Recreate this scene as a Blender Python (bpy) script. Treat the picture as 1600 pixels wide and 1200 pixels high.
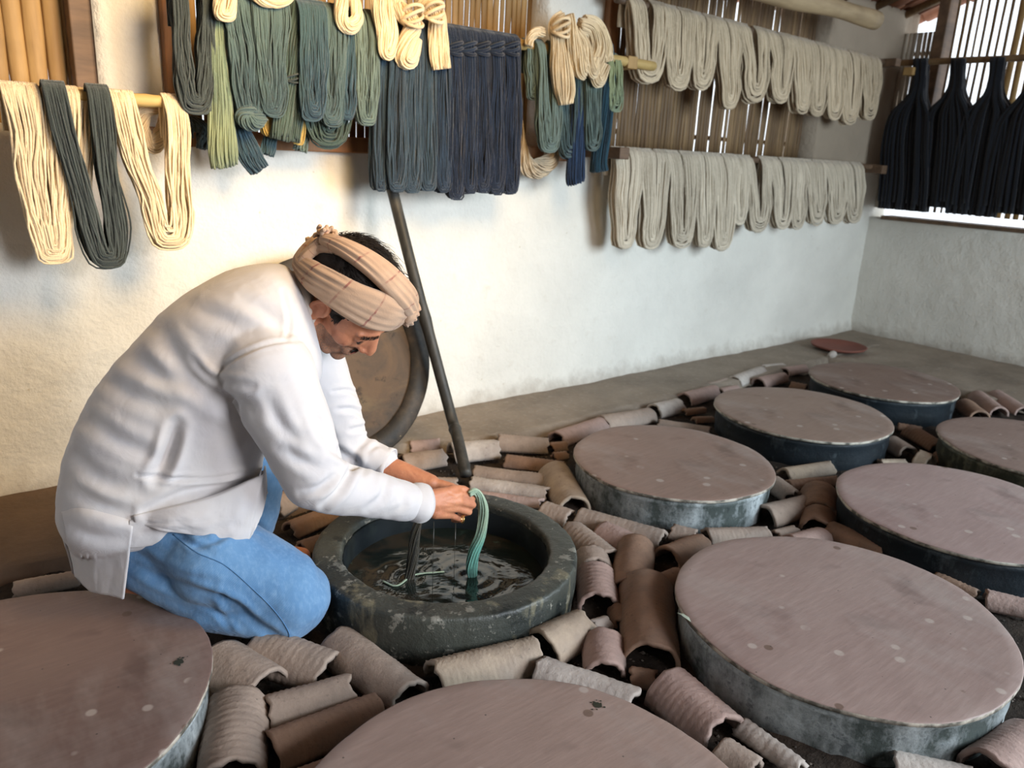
import bpy, bmesh, math, random
import numpy as np
from mathutils import Vector, Matrix, noise

# ------------------------------------------------------------------ camera, world, lights
SC = bpy.context.scene
for o in list(bpy.data.objects): bpy.data.objects.remove(o)
COL = SC.collection
FPX = 1234.56                     # focal length in pixels of a 1600 px wide frame
CZ = 1.125                        # camera height in metres
PIT, ROL, YAW = math.radians(16.619), math.radians(2.8275), math.radians(-39.4)
def _rz(v):
    c, s = math.cos(YAW), math.sin(YAW)
    return np.array([c*v[0]-s*v[1], s*v[0]+c*v[1], v[2]])
_r = np.array([1, 0, 0.]); _u = np.array([0, math.sin(PIT), math.cos(PIT)]); _f = np.array([0, math.cos(PIT), -math.sin(PIT)])
CR = _rz(math.cos(ROL)*_r + math.sin(ROL)*_u); CU = _rz(-math.sin(ROL)*_r + math.cos(ROL)*_u); CF = _rz(_f)
CO = np.array([0, 0, CZ])
def ray(x, y): return CF + (x-800)/FPX*CR - (y-600)/FPX*CU
def onz(x, y, z=0.): d = ray(x, y); return CO + d*(z-CZ)/d[2]
def ony(x, y, Y): d = ray(x, y); return CO + d*Y/d[1]
def onx(x, y, X): d = ray(x, y); return CO + d*X/d[0]
def project(V):
    V = np.asarray(V)-CO; d = V@CF
    return 800+FPX*(V@CR)/d, 600-FPX*(V@CU)/d, d
cam = bpy.data.cameras.new('camera'); camo = bpy.data.objects.new('camera', cam); COL.objects.link(camo)
camo.matrix_world = Matrix(((CR[0], CU[0], -CF[0], 0), (CR[1], CU[1], -CF[1], 0), (CR[2], CU[2], -CF[2], CZ), (0, 0, 0, 1)))
cam.sensor_width = 36; cam.lens = FPX/1600*36; cam.clip_start = 0.02
cam.dof.use_dof = True; cam.dof.focus_distance = 1.72; cam.dof.aperture_fstop = 4.5
SC.camera = camo

W = bpy.data.worlds.new('world'); SC.world = W; W.use_nodes = True
bg = W.node_tree.nodes['Background']; bg.inputs[0].default_value = (0.86, 0.93, 1.0, 1); bg.inputs[1].default_value = 1.6
def area(name, loc, target, size, sizey, power, color):
    l = bpy.data.lights.new(name, 'AREA'); l.shape = 'RECTANGLE'; l.size = size; l.size_y = sizey
    l.energy = power; l.color = color
    o = bpy.data.objects.new(name, l); COL.objects.link(o); o.location = loc
    o.rotation_euler = (Vector(target)-Vector(loc)).to_track_quat('-Z', 'Y').to_euler()
    return o
area('doorway_daylight', (3.5, -1.8, 1.35), (2.3, 2.4, .35), 1.6, 1.6, 80, (0.76, 0.90, 1.0)).data.spread = math.radians(125)
area('added_warm_light', (1.35, .95, 2.05), (.85, 2.7, 1.15), .8, .8, 17, (1.0, 0.68, 0.32)).data.spread = math.radians(100)  # added warm light for the yellow glow on the left wall, no lamp seen
area('added_fill_light', (1.5, -2.0, 1.5), (.75, 1.6, .62), 1.1, 1.1, 11, (0.97, 0.96, 1.0)).data.spread = math.radians(58)  # added fill light aimed at the man to brighten his shirt
SC.view_settings.view_transform = 'Standard'; SC.view_settings.look = 'None'
SC.view_settings.exposure = 0.25; SC.view_settings.gamma = 1.0; SC.view_settings.use_curve_mapping = False

# ------------------------------------------------------------------ helpers
RNG = random.Random(7)
def tag(o, label=None, cat=None, group=None, kind=None):
    if label: o['label'] = label
    if cat: o['category'] = cat
    if group: o['group'] = group
    if kind: o['kind'] = kind
    return o
def mesh_obj(name, V, Fc, mat, parent=None, smooth=True, attr=None, loc=None):
    me = bpy.data.meshes.new(name)
    V = np.asarray(V, dtype=float)
    if loc is not None: V = V - np.asarray(loc)
    me.from_pydata(V.tolist(), [], Fc if isinstance(Fc, list) else Fc.tolist())
    if attr is not None:
        a = me.attributes.new('rnd', 'FLOAT', 'POINT'); a.data.foreach_set('value', np.asarray(attr, dtype=np.float32))
    if mat is not None:
        for m in (mat if isinstance(mat, (list, tuple)) else [mat]): me.materials.append(m)
    if smooth: me.polygons.foreach_set('use_smooth', [True]*len(me.polygons))
    me.update()
    o = bpy.data.objects.new(name, me); COL.objects.link(o)
    if loc is not None: o.location = loc
    if parent is not None: o.parent = parent
    return o
def empty(name, loc):
    o = bpy.data.objects.new(name, None); COL.objects.link(o); o.location = loc; o.empty_display_size = .05
    return o
def child(o, root):
    """parent a mesh whose vertices are in world coordinates under an Empty with a location"""
    o.parent = root; o.matrix_parent_inverse = Matrix.Translation(-Vector(root.location)); return o
def fbm(p, s=1., o=3): return noise.fractal(Vector(p)*s, 1.0, 2.0, o)
def box(x0, x1, y0, y1, z0, z1):
    V = [(x, y, z) for x in (x0, x1) for y in (y0, y1) for z in (z0, z1)]
    F = [(0,1,3,2), (4,6,7,5), (0,4,5,1), (2,3,7,6), (0,2,6,4), (1,5,7,3)]
    return V, F
class MB:
    def __init__(s): s.V = []; s.F = []; s.A = []; s.n = 0
    def add(s, V, F, a=None):
        V = np.asarray(V, dtype=float); s.V.append(V)
        s.F += [tuple(int(i)+s.n for i in f) for f in F]
        s.A.append(np.full(len(V), RNG.random() if a is None else a)); s.n += len(V); return s
    def build(s, name, mat, parent=None, smooth=True, loc=None):
        return mesh_obj(name, np.concatenate(s.V), s.F, mat, parent, smooth, np.concatenate(s.A), loc)
def catmull(P, n):
    P = np.asarray(P, dtype=float); m = len(P)
    Q = np.vstack([2*P[0]-P[1], P, 2*P[-1]-P[-2]])
    t = np.linspace(0, m-1-1e-9, n); i = t.astype(int); f = (t-i)[:, None]
    a, b, c, d = Q[i], Q[i+1], Q[i+2], Q[i+3]
    return 0.5*((2*b)+(c-a)*f+(2*a-5*b+4*c-d)*f**2+(3*b-a-3*c+d)*f**3)
def tube(P, r, k=6, caps=True, flat=None):
    """tube along points; r scalar or per point; flat=(vec, scale) squashes the section along vec"""
    P = np.asarray(P, dtype=float); n = len(P); r = np.broadcast_to(np.asarray(r, dtype=float), (n,))
    T = np.gradient(P, axis=0); T /= np.linalg.norm(T, axis=1)[:, None]+1e-12
    up = np.array([0, 0, 1.]) if abs(T[0, 2]) < .9 else np.array([1., 0, 0])
    N = np.zeros_like(P); v = up
    for i in range(n):
        v = v - T[i]*(v@T[i]); v = v/(np.linalg.norm(v)+1e-12); N[i] = v
    B = np.cross(T, N)
    a = np.arange(k)*2*math.pi/k
    V = P[:, None, :] + r[:, None, None]*(np.cos(a)[None, :, None]*N[:, None, :] + np.sin(a)[None, :, None]*B[:, None, :])
    if flat is not None:
        w, s = flat; w = np.asarray(w, dtype=float); w = w/np.linalg.norm(w)
        dlt = V-P[:, None, :]; V = V - (dlt@w)[..., None]*w*(1-s)
    V = V.reshape(-1, 3)
    F = [(i*k+j, i*k+(j+1) % k, (i+1)*k+(j+1) % k, (i+1)*k+j) for i in range(n-1) for j in range(k)]
    if caps: F += [tuple(range(k))[::-1], tuple((n-1)*k+j for j in range(k))]
    return V, F
def lathe(prof, c=(0, 0, 0), n=96, closed=True, wob=None):
    """prof list of (r, z); closed profile loop"""
    V = []; m = len(prof)
    for i in range(n):
        a = 2*math.pi*i/n
        for (r, z) in prof:
            rr = r
            if wob: rr += wob(a, r, z)
            V.append((c[0]+rr*math.cos(a), c[1]+rr*math.sin(a), c[2]+z))
    F = []
    for i in range(n):
        j = (i+1) % n
        for k in range(m if closed else m-1):
            l = (k+1) % m
            F.append((i*m+k, j*m+k, j*m+l, i*m+l))
    return V, F

# ------------------------------------------------------------------ materials
class NT:
    def __init__(s, name):
        s.m = bpy.data.materials.new(name); s.m.use_nodes = True; s.t = s.m.node_tree; s.N = s.t.nodes; s.L = s.t.links
        s.b = s.N['Principled BSDF']; s.co = s.N.new('ShaderNodeTexCoord')
    def noise(s, scale, detail=4, rough=.55, stretch=None, dist=0., coord='Object'):
        n = s.N.new('ShaderNodeTexNoise'); n.inputs['Scale'].default_value = scale; n.inputs['Detail'].default_value = detail
        n.inputs['Roughness'].default_value = rough; n.inputs['Distortion'].default_value = dist
        if stretch:
            mp = s.N.new('ShaderNodeMapping'); mp.inputs['Scale'].default_value = stretch; s.L.new(s.co.outputs[coord], mp.inputs[0]); s.L.new(mp.outputs[0], n.inputs['Vector'])
        else: s.L.new(s.co.outputs[coord], n.inputs['Vector'])
        return n.outputs['Fac']
    def voro(s, scale, feat='F1', rnd=1., dist=None):
        n = s.N.new('ShaderNodeTexVoronoi'); n.feature = feat; n.inputs['Scale'].default_value = scale; n.inputs['Randomness'].default_value = rnd
        s.L.new(s.co.outputs['Object'], n.inputs['Vector']); return n.outputs['Distance']
    def ramp(s, fac, stops):
        r = s.N.new('ShaderNodeValToRGB'); e = r.color_ramp.elements
        while len(e) < len(stops): e.new(.5)
        for el, (p, c) in zip(e, stops):
            el.position = p; el.color = (c, c, c, 1) if isinstance(c, (int, float)) else (*c, 1)
        s.L.new(fac, r.inputs[0]); return r.outputs[0]
    def mix(s, a, b, fac, mode='MIX'):
        n = s.N.new('ShaderNodeMix'); n.data_type = 'RGBA'; n.blend_type = mode
        for v, k in ((a, 6), (b, 7)):
            if isinstance(v, tuple): n.inputs[k].default_value = (*v, 1)
            else: s.L.new(v, n.inputs[k])
        if isinstance(fac, (int, float)): n.inputs[0].default_value = fac
        else: s.L.new(fac, n.inputs[0])
        return n.outputs[2]
    def math(s, op, a, b=0.):
        n = s.N.new('ShaderNodeMath'); n.operation = op
        for v, k in ((a, 0), (b, 1)):
            if isinstance(v, (int, float)): n.inputs[k].default_value = v
            else: s.L.new(v, n.inputs[k])
        return n.outputs[0]
    def attr(s, name='rnd'):
        n = s.N.new('ShaderNodeAttribute'); n.attribute_name = name; return n.outputs['Fac']
    def sepz(s, ax=2):
        n = s.N.new('ShaderNodeSeparateXYZ'); s.L.new(s.co.outputs['Object'], n.inputs[0]); return n.outputs[ax]
    def bump(s, h, strength=.5, dist=.01, prev=None):
        n = s.N.new('ShaderNodeBump'); n.inputs['Strength'].default_value = strength; n.inputs['Distance'].default_value = dist
        s.L.new(h, n.inputs['Height'])
        if prev is not None: s.L.new(prev, n.inputs['Normal'])
        s.L.new(n.outputs[0], s.b.inputs['Normal']); return n.outputs[0]
    def out(s, col, rough=.8, spec=.3, **k):
        if isinstance(col, tuple): s.b.inputs['Base Color'].default_value = (*col, 1)
        else: s.L.new(col, s.b.inputs['Base Color'])
        if isinstance(rough, (int, float)): s.b.inputs['Roughness'].default_value = rough
        else: s.L.new(rough, s.b.inputs['Roughness'])
        s.b.inputs['Specular IOR Level'].default_value = spec
        for kk, v in k.items(): s.b.inputs[kk].default_value = v
        return s.m
def sc(c, f): return tuple(min(1, x*f) for x in c)

def m_plaster(name, base, dirt=(.42, .33, .22)):
    t = NT(name); n1 = t.noise(1.6, 5, .6); n2 = t.noise(14, 5, .6); n3 = t.noise(70, 3)
    c = t.mix(sc(base, 1.04), sc(base, .86), t.ramp(n1, [(.35, 0.), (.7, 1.)]))
    c = t.mix(c, dirt, t.math('MULTIPLY', t.ramp(n2, [(.62, 0.), (.8, 1.)]), .22))
    sp = t.ramp(t.voro(9), [(.02, 1.), (.045, 0.)]); c = t.mix(c, (.45, .37, .25), t.math('MULTIPLY', sp, .5))
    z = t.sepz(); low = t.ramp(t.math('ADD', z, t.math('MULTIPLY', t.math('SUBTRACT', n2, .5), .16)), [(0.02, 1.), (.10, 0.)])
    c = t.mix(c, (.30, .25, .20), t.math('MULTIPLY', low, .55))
    h = t.math('ADD', t.math('MULTIPLY', n2, 1.), t.math('MULTIPLY', n3, .25)); t.bump(h, .5, .02)
    return t.out(c, .9, .15)
M = {}
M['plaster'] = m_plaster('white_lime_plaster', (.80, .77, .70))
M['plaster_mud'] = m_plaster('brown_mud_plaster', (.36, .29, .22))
t = NT('concrete_apron'); n1 = t.noise(3, 6, .65); n2 = t.noise(40, 5)
c = t.mix((.34, .28, .22), (.20, .165, .13), t.ramp(n1, [(.3, 0.), (.7, 1.)])); t.bump(t.math('ADD', n1, t.math('MULTIPLY', n2, .4)), .5, .02)
M['apron'] = t.out(t.mix(c, (.42, .37, .31), t.ramp(n2, [(.55, 0.), (.8, .6)])), .85, .3)
t = NT('dark_soil'); n1 = t.noise(8, 6, .7); n2 = t.noise(90, 5, .7)
c = t.mix((.075, .058, .046), (.025, .021, .019), t.ramp(n1, [(.35, 0.), (.65, 1.)])); c = t.mix(c, (.12, .10, .085), t.ramp(n2, [(.6, 0.), (.75, .6)]))
t.bump(n2, .9, .01); M['soil'] = t.out(c, .95, .1)
t = NT('brown_earthen_ledge'); n1 = t.noise(4, 6, .65); n2 = t.noise(40, 5)
c = t.mix((.17, .115, .08), (.095, .068, .05), t.ramp(n1, [(.3, 0.), (.7, 1.)])); t.bump(t.math('ADD', n1, t.math('MULTIPLY', n2, .4)), .6, .02); M['soil_ledge'] = t.out(c, .9, .2)
def m_tile(name, a, b):
    a, b = sc(a, 1.08), sc(b, 1.05); t = NT(name); rnd = t.attr(); n1 = t.noise(11, 5, .6); n2 = t.noise(60, 5, .65); n3 = t.noise(5, 3)
    c = t.mix(a, b, t.ramp(n1, [(.32, 0.), (.68, 1.)])); c = t.mix(c, (.10, .085, .075), t.math('MULTIPLY', t.ramp(n2, [(.6, 0.), (.72, 1.)]), .45))
    c = t.mix(c, (.42, .38, .34), t.math('MULTIPLY', t.ramp(n3, [(.5, 0.), (.75, 1.)]), .3))
    pit = t.ramp(t.voro(34), [(.03, 1.), (.09, 0.)]); c = t.mix(c, (.07, .06, .055), t.math('MULTIPLY', pit, .5))
    t.bump(t.math('ADD', n1, t.math('MULTIPLY', n2, .5)), .55, .008); return t.out(c, .82, .25)
M['tile_grey'] = m_tile('weathered_grey_clay', (.38, .30, .245), (.26, .205, .17))
M['tile_tan'] = m_tile('tan_clay', (.46, .37, .28), (.30, .24, .19))
M['tile_pink'] = m_tile('pinkish_clay', (.42, .30, .26), (.30, .215, .19))
M['tile_brown'] = m_tile('brown_terracotta', (.30, .19, .13), (.20, .13, .095))
M['tile_pale'] = m_tile('pale_lime_stained_clay', (.55, .50, .45), (.34, .29, .26))
def m_lid(name, a, b, seed):
    a, b = sc(a, 1.13), sc(b, 1.13); t = NT(name); g = t.noise(9, 6, .6, stretch=(1.2, 9, 1)); n1 = t.noise(2.2+seed*.13, 4, .6, dist=.4); n2 = t.noise(6, 3)
    c = t.mix(a, b, t.ramp(n1, [(.3, 0.), (.7, 1.)])); c = t.mix(c, sc(a, 1.3), t.math('MULTIPLY', t.ramp(g, [(.45, 0.), (.7, 1.)]), .32))
    c = t.mix(c, sc(b, .62), t.math('MULTIPLY', t.ramp(n2, [(.57, 0.), (.70, 1.)]), .6)); fs = t.noise(3.2, 5, .65, stretch=(1.6, .7, 1)); c = t.mix(c, (.42, .37, .34), t.math('MULTIPLY', t.ramp(fs, [(.52, 0.), (.72, 1.)]), .4)); gs = t.noise(16, 6, .75, stretch=(.6, 6, 1)); c = t.mix(c, sc(b, .7), t.math('MULTIPLY', t.ramp(gs, [(.5, 0.), (.72, 1.)]), .25))
    v = t.voro(5.1+seed*.37); sp = t.ramp(v, [(.045+.004*seed, 1.), (.06+.004*seed, 0.)]); c = t.mix(c, (.135, .085, .06), t.math('MULTIPLY', sp, .75))
    v2 = t.voro(11.3+seed*.5); sp = t.ramp(v2, [(.12, 1.), (.17, 0.)]); c = t.mix(c, (.52, .45, .40), t.math('MULTIPLY', t.math('MULTIPLY', sp, t.ramp(n1, [(.46, 0.), (.5, 1.)])), .6))
    v3 = t.voro(23); sp = t.ramp(v3, [(.035, 1.), (.05, 0.)]); c = t.mix(c, (.06, .05, .045), t.math('MULTIPLY', sp, .8))
    t.bump(t.math('ADD', g, t.math('MULTIPLY', n2, .3)), .18, .004)
    return t.out(c, t.ramp(n2, [(.3, .48), (.7, .68)]), .35)
LIDC = {'A': ((.27, .185, .15), (.22, .15, .12)), 'B': ((.27, .195, .155), (.22, .155, .125)), 'C': ((.20, .135, .105), (.16, .105, .085)),
        'D': ((.32, .235, .215), (.26, .18, .165)), 'E': ((.31, .235, .21), (.25, .175, .155)), 'F': ((.31, .225, .19), (.255, .18, .15)),
        'G': ((.185, .125, .105), (.15, .095, .08)), 'K': ((.21, .145, .12), (.17, .115, .095))}
for i, (k, v) in enumerate(LIDC.items()): M['lid'+k] = m_lid('stained_plywood_'+str(i), v[0], v[1], i)
t = NT('limewashed_edge'); n = t.noise(25, 4); M['edge'] = t.out(t.mix((.55, .50, .42), (.12, .11, .09), t.ramp(n, [(.42, 0.), (.6, 1.)])), .8)
def m_vat(name, stains, base=(.055, .062, .055), amt=.5):
    t = NT(name); n1 = t.noise(6, 6, .65, stretch=(1, 1, .35)); n2 = t.noise(28, 6, .7); n3 = t.noise(2.5, 3)
    c = t.mix(base, sc(base, .45), t.ramp(n3, [(.35, 0.), (.65, 1.)]))
    c = t.mix(c, stains, t.ramp(t.math('ADD', t.math('MULTIPLY', n1, .7), t.math('MULTIPLY', n2, .3)), [(.62-amt*.25, 0.), (.70-amt*.12, .85)]))
    c = t.mix(c, (.02, .03, .035), t.math('MULTIPLY', t.ramp(n2, [(.55, 0.), (.66, 1.)]), .7))
    t.bump(n2, .5, .006); return t.out(c, .55, .4)
M['vat_lime'] = m_vat('limewashed_indigo_concrete', (.62, .68, .70), (.085, .105, .10), .72)
M['vat_blue'] = m_vat('indigo_stained_concrete', (.15, .18, .20), (.014, .021, .028), .28)
M['vat_green'] = m_vat('green_stained_concrete', (.26, .26, .17), (.07, .075, .055), .5)
t = NT('open_vat_concrete'); n1 = t.noise(7, 6, .65); n2 = t.noise(30, 6, .7); n3 = t.noise(3.2, 3)
c = t.mix((.070, .075, .062), (.022, .027, .025), t.ramp(n3, [(.35, 0.), (.65, 1.)]))
c = t.mix(c, (.24, .235, .20), t.ramp(t.math('ADD', t.math('MULTIPLY', n1, .5), t.math('MULTIPLY', n2, .5)), [(.545, 0.), (.575, .9)])); c = t.mix(c, (.34, .33, .28), t.ramp(t.noise(55, 5, .7), [(.64, 0.), (.67, .8)])); c = t.mix(c, (.008, .012, .012), t.ramp(t.noise(13, 6, .7), [(.56, 0.), (.64, .8)]))
c = t.mix(c, (.30, .27, .17), t.math('MULTIPLY', t.ramp(t.noise(9, 5, .6, stretch=(1, 1, .3)), [(.60, 0.), (.66, 1.)]), .5))
t.bump(t.math('ADD', n1, n2), .6, .008); M['openvat'] = t.out(c, t.ramp(n1, [(.3, .32), (.7, .6)]), .5)
t = NT('dark_vat_inner'); n1 = t.noise(14, 5); M['inner'] = t.out(t.mix((.010, .014, .017), (.022, .03, .03), t.ramp(n1, [(.5, 0.), (.75, 1.)])), .75, .08)
t = NT('indigo_dye_liquid'); n1 = t.noise(7, 3, .6, dist=1.2); n2 = t.noise(17, 3, .6, dist=.8); n3 = t.noise(15, 5, .7)
c = t.mix((.010, .016, .014), (.035, .030, .022), t.ramp(n1, [(.45, 0.), (.6, 1.)])); c = t.mix(c, (.05, .10, .085), t.math('MULTIPLY', t.ramp(n3, [(.62, 0.), (.72, 1.)]), .5))
t.bump(t.math('ADD', n1, t.math('MULTIPLY', n2, .25)), .10, .03); M['liquid'] = t.out(c, .06, .8)
def m_yarn(name, a, b, c3=None, vary=.35, bscale=260):
    t = NT(name); rnd = t.attr(); n = t.noise(6, 3); nf = t.noise(90, 3, .6)
    c = t.mix(sc(a, 1.12), sc(b, .82), rnd); c = t.mix(c, sc(b, .66), t.math('MULTIPLY', t.ramp(n, [(.4, 0.), (.7, 1.)]), .5))
    if c3: c = t.mix(c, c3, t.ramp(t.noise(3.1, 3, .6), [(.45, 0.), (.62, .85)]))
    c = t.mix(c, sc(a, 1.25), t.math('MULTIPLY', t.ramp(nf, [(.5, 0.), (.75, 1.)]), vary))
    t.bump(t.noise(bscale, 2), .5, .003); return t.out(c, .95, .08, **{'Sheen Weight': .25, 'Sheen Roughness': .6})
M['cream'] = m_yarn('cream_cotton_yarn', (.80, .66, .44), (.70, .54, .34))
M['cream_far'] = m_yarn('beige_cotton_yarn', (.60, .48, .33), (.50, .39, .26))
M['cream_low'] = m_yarn('pale_cotton_yarn', (.62, .54, .42), (.52, .44, .33))
M['teal'] = m_yarn('dusty_teal_yarn', (.060, .100, .108), (.030, .056, .066), (.095, .145, .135))
M['teal_green'] = m_yarn('green_teal_yarn', (.050, .082, .070), (.028, .050, .045), (.068, .105, .085))
M['teal_pale'] = m_yarn('pale_teal_yarn', (.115, .165, .150), (.065, .10, .097), (.15, .20, .17))
M['slate'] = m_yarn('slate_green_yarn', (.058, .073, .070), (.032, .042, .043))
M['olive'] = m_yarn('sage_green_yarn', (.20, .25, .16), (.12, .17, .12), (.34, .38, .20))
M['blue'] = m_yarn('slate_blue_yarn', (.036, .076, .105), (.019, .042, .064), (.048, .092, .10))
M['bluegrey'] = m_yarn('grey_blue_yarn', (.032, .060, .088), (.014, .028, .046))
M['navy'] = m_yarn('indigo_navy_yarn', (.009, .021, .048), (.004, .009, .024))
M['deep'] = m_yarn('near_black_indigo_yarn', (.004, .006, .011), (.0025, .0035, .007))
M['petrol'] = m_yarn('petrol_blue_yarn', (.014, .055, .085), (.008, .030, .050))
M['royal'] = m_yarn('royal_indigo_yarn', (.018, .045, .105), (.010, .025, .06))
M['yellow'] = m_yarn('ochre_yellow_yarn', (.52, .36, .10), (.40, .27, .08))
M['wet'] = m_yarn('wet_pale_green_yarn', (.40, .52, .38), (.22, .33, .25))
def two_tone(m, z0, z1, col):
    nt = m.node_tree; b = nt.nodes['Principled BSDF']; src = b.inputs['Base Color'].links[0].from_socket
    tc = nt.nodes.new('ShaderNodeTexCoord'); sp = nt.nodes.new('ShaderNodeSeparateXYZ'); mr = nt.nodes.new('ShaderNodeMapRange'); mx = nt.nodes.new('ShaderNodeMix'); mx.data_type = 'RGBA'; mx.blend_type = 'MULTIPLY'
    nt.links.new(tc.outputs['Object'], sp.inputs[0]); nt.links.new(sp.outputs[2], mr.inputs[0]); mr.inputs[1].default_value = z1; mr.inputs[2].default_value = z0
    nt.links.new(mr.outputs[0], mx.inputs[0]); nt.links.new(src, mx.inputs[6]); mx.inputs[7].default_value = (*col, 1); nt.links.new(mx.outputs[2], b.inputs['Base Color'])
two_tone(M['wet'], -.155, -.10, (.36, .74, .84))
M['wetdark'] = m_yarn('wet_dark_yarn', (.030, .024, .008), (.005, .006, .004)); M['wetdark'].node_tree.nodes['Principled BSDF'].inputs['Roughness'].default_value = .15
M['wetdark'].node_tree.nodes['Principled BSDF'].inputs['Specular IOR Level'].default_value = .6
def m_wood(name, a, b, stretch=(1, 1, .12), rough=.6, sc_=22):
    t = NT(name); n = t.noise(sc_, 5, .6, stretch=stretch); n2 = t.noise(5, 3); r = t.attr()
    c = t.mix(a, b, t.ramp(n, [(.35, 0.), (.65, 1.)])); c = t.mix(c, sc(b, .6), t.math('MULTIPLY', r, .6)); c = t.mix(c, sc(b, .5), t.math('MULTIPLY', t.ramp(n2, [(.5, 0.), (.75, 1.)]), .5))
    t.bump(n, .35, .004); return t.out(c, rough, .35)
M['bamboo'] = m_wood('split_bamboo', (.50, .31, .12), (.34, .20, .075))
M['bamboo_dark'] = m_wood('aged_brown_bamboo', (.30, .19, .09), (.17, .10, .05))
M['bamboo_gold'] = m_wood('golden_bamboo_pole', (.60, .42, .16), (.42, .28, .10), (.12, 1, 1))
M['bamboo_pale'] = m_wood('sunlit_pale_bamboo', (.62, .56, .46), (.45, .38, .30))  # sunlight on the corner strips, put into their pale colour
M['orange_wood'] = m_wood('orange_brown_timber', (.36, .17, .07), (.24, .11, .05))
M['brown_wood'] = m_wood('dark_brown_timber', (.20, .12, .07), (.11, .07, .045), (.15, 1, 1))
M['log'] = m_wood('pale_log', (.46, .34, .20), (.30, .21, .12), (.12, 1, 1))
M['rooftile'] = m_tile('terracotta_roof_tile', (.42, .19, .11), (.26, .12, .075))
t = NT('black_bamboo_staff'); n = t.noise(30, 5, .6, stretch=(1, 1, .2)); M['staff'] = t.out(t.mix((.030, .030, .028), (.070, .066, .058), t.ramp(n, [(.4, 0.), (.7, 1.)])), .5, .3)
t = NT('blackened_rim'); n = t.noise(10, 6, .65); n2 = t.noise(45, 5, .7, stretch=(1, .4, 1))
c = t.mix((.030, .028, .026), (.085, .065, .048), t.ramp(n, [(.45, 0.), (.7, 1.)])); c = t.mix(c, (.40, .32, .17), t.ramp(n2, [(.68, 0.), (.74, .9)])); M['rim'] = t.out(c, .6, .25)
t = NT('scorched_wood_panel'); n = t.noise(4.5, 6, .68, dist=.9); n2 = t.noise(16, 6, .7); n3 = t.noise(3, 4, .6, stretch=(.8, 1, 2.5))
c = t.mix((.24, .155, .095), (.13, .10, .078), t.ramp(n, [(.38, 0.), (.58, 1.)])); c = t.mix(c, (.34, .25, .14), t.math('MULTIPLY', t.ramp(n3, [(.52, 0.), (.62, 1.)]), .6))
c = t.mix(c, (.035, .03, .027), t.math('MULTIPLY', t.ramp(n2, [(.58, 0.), (.68, 1.)]), .7)); t.bump(n2, .6, .01); M['panel'] = t.out(t.mix(c, (.5, .5, .5), 1., 'MULTIPLY'), .75, .3)
# person
t = NT('skin'); n = t.noise(22, 5, .6); n2 = t.noise(220, 3)
c = t.mix((.55, .235, .125), (.40, .155, .085), t.ramp(n, [(.35, 0.), (.7, 1.)])); t.bump(t.math('ADD', t.noise(60, 4, .6), t.math('MULTIPLY', n2, .4)), .35, .004)
M['skin'] = t.out(c, .5, .45, **{'Subsurface Weight': .08, 'Subsurface Scale': .01})
t = NT('lips'); M['lips'] = t.out((.24, .085, .06), .5, .4)
t = NT('stubble_skin'); n = t.noise(420, 2); n2 = t.noise(24, 3)
c = t.mix((.30, .145, .085), (.15, .10, .075), t.ramp(n, [(.45, 0.), (.6, .8)])); t.bump(n2, .3, .004); M['stubble'] = t.out(c, .6, .35)
def weave(t, s1=1000., s2=420., st=.25):
    w = t.N.new('ShaderNodeTexWave'); w.inputs['Scale'].default_value = s2/6.3; w.bands_direction = 'DIAGONAL'; w.inputs['Distortion'].default_value = .6; t.L.new(t.co.outputs['Object'], w.inputs[0])
    w2 = t.N.new('ShaderNodeTexWave'); w2.inputs['Scale'].default_value = s1/6.3; w2.bands_direction = 'Z'; w2.inputs['Distortion'].default_value = .8; t.L.new(t.co.outputs['Object'], w2.inputs[0])
    return t.math('ADD', w.outputs['Fac'], t.math('MULTIPLY', w2.outputs['Fac'], .5))
t = NT('shirt_cotton'); wv = weave(t, 1700, 2300); n = t.noise(9, 4); n2 = t.noise(160, 4, .7)
c = t.mix((.63, .62, .635), (.53, .52, .54), t.ramp(wv, [(.25, 0.), (1.1, 1.)])); c = t.mix(c, (.66, .62, .57), t.math('MULTIPLY', t.ramp(n, [(.4, 0.), (.7, 1.)]), .4))
b1 = t.bump(wv, .14, .0015); t.bump(t.math('ADD', t.math('MULTIPLY', t.noise(14, 3, .5, dist=.7), 1.), t.math('MULTIPLY', n2, .06)), .16, .02, prev=b1); M['shirt'] = t.out(c, .95, .1, **{'Sheen Weight': .2})
t = NT('shirt_collar_cotton'); n = t.noise(60, 4); t.bump(n, .3, .004); M['collar'] = t.out((.68, .63, .57), .95, .1)
t = NT('light_blue_denim'); wv = weave(t, 1500, 1700); n = t.noise(7, 4); n2 = t.noise(120, 4, .7, stretch=(1, 1, .4))
c = t.mix((.095, .215, .40), (.14, .285, .49), t.ramp(n, [(.35, 0.), (.65, 1.)])); c = t.mix(c, (.24, .40, .60), t.math('MULTIPLY', t.ramp(n2, [(.45, 0.), (.75, 1.)]), .5))
b1 = t.bump(wv, .3, .002); t.bump(t.noise(11, 3, .5, dist=.5), .3, .02, prev=b1); M['denim'] = t.out(c, .9, .12, **{'Sheen Weight': .2})
t = NT('denim_seam'); M['seam'] = t.out((.08, .19, .36), .9)
t = NT('turban_cotton'); n = t.noise(30, 4); ua = t.attr()
c = t.mix((.37, .245, .165), (.49, .345, .245), n)
chk = t.math('PINGPONG', t.math('MULTIPLY', ua, 6.0), .5); c = t.mix(c, (.22, .065, .06), t.math('MULTIPLY', t.ramp(chk, [(.0, .8), (.022, .75), (.035, 0.)]), t.ramp(t.noise(34, 4), [(.42, .1), (.6, 1.)])))
t.bump(t.noise(300, 3), .3, .002); M['turban'] = t.out(c, .92, .1, **{'Sheen Weight': .15})
t = NT('black_hair'); M['hair'] = t.out((.016, .012, .010), .7, .25)
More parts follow.
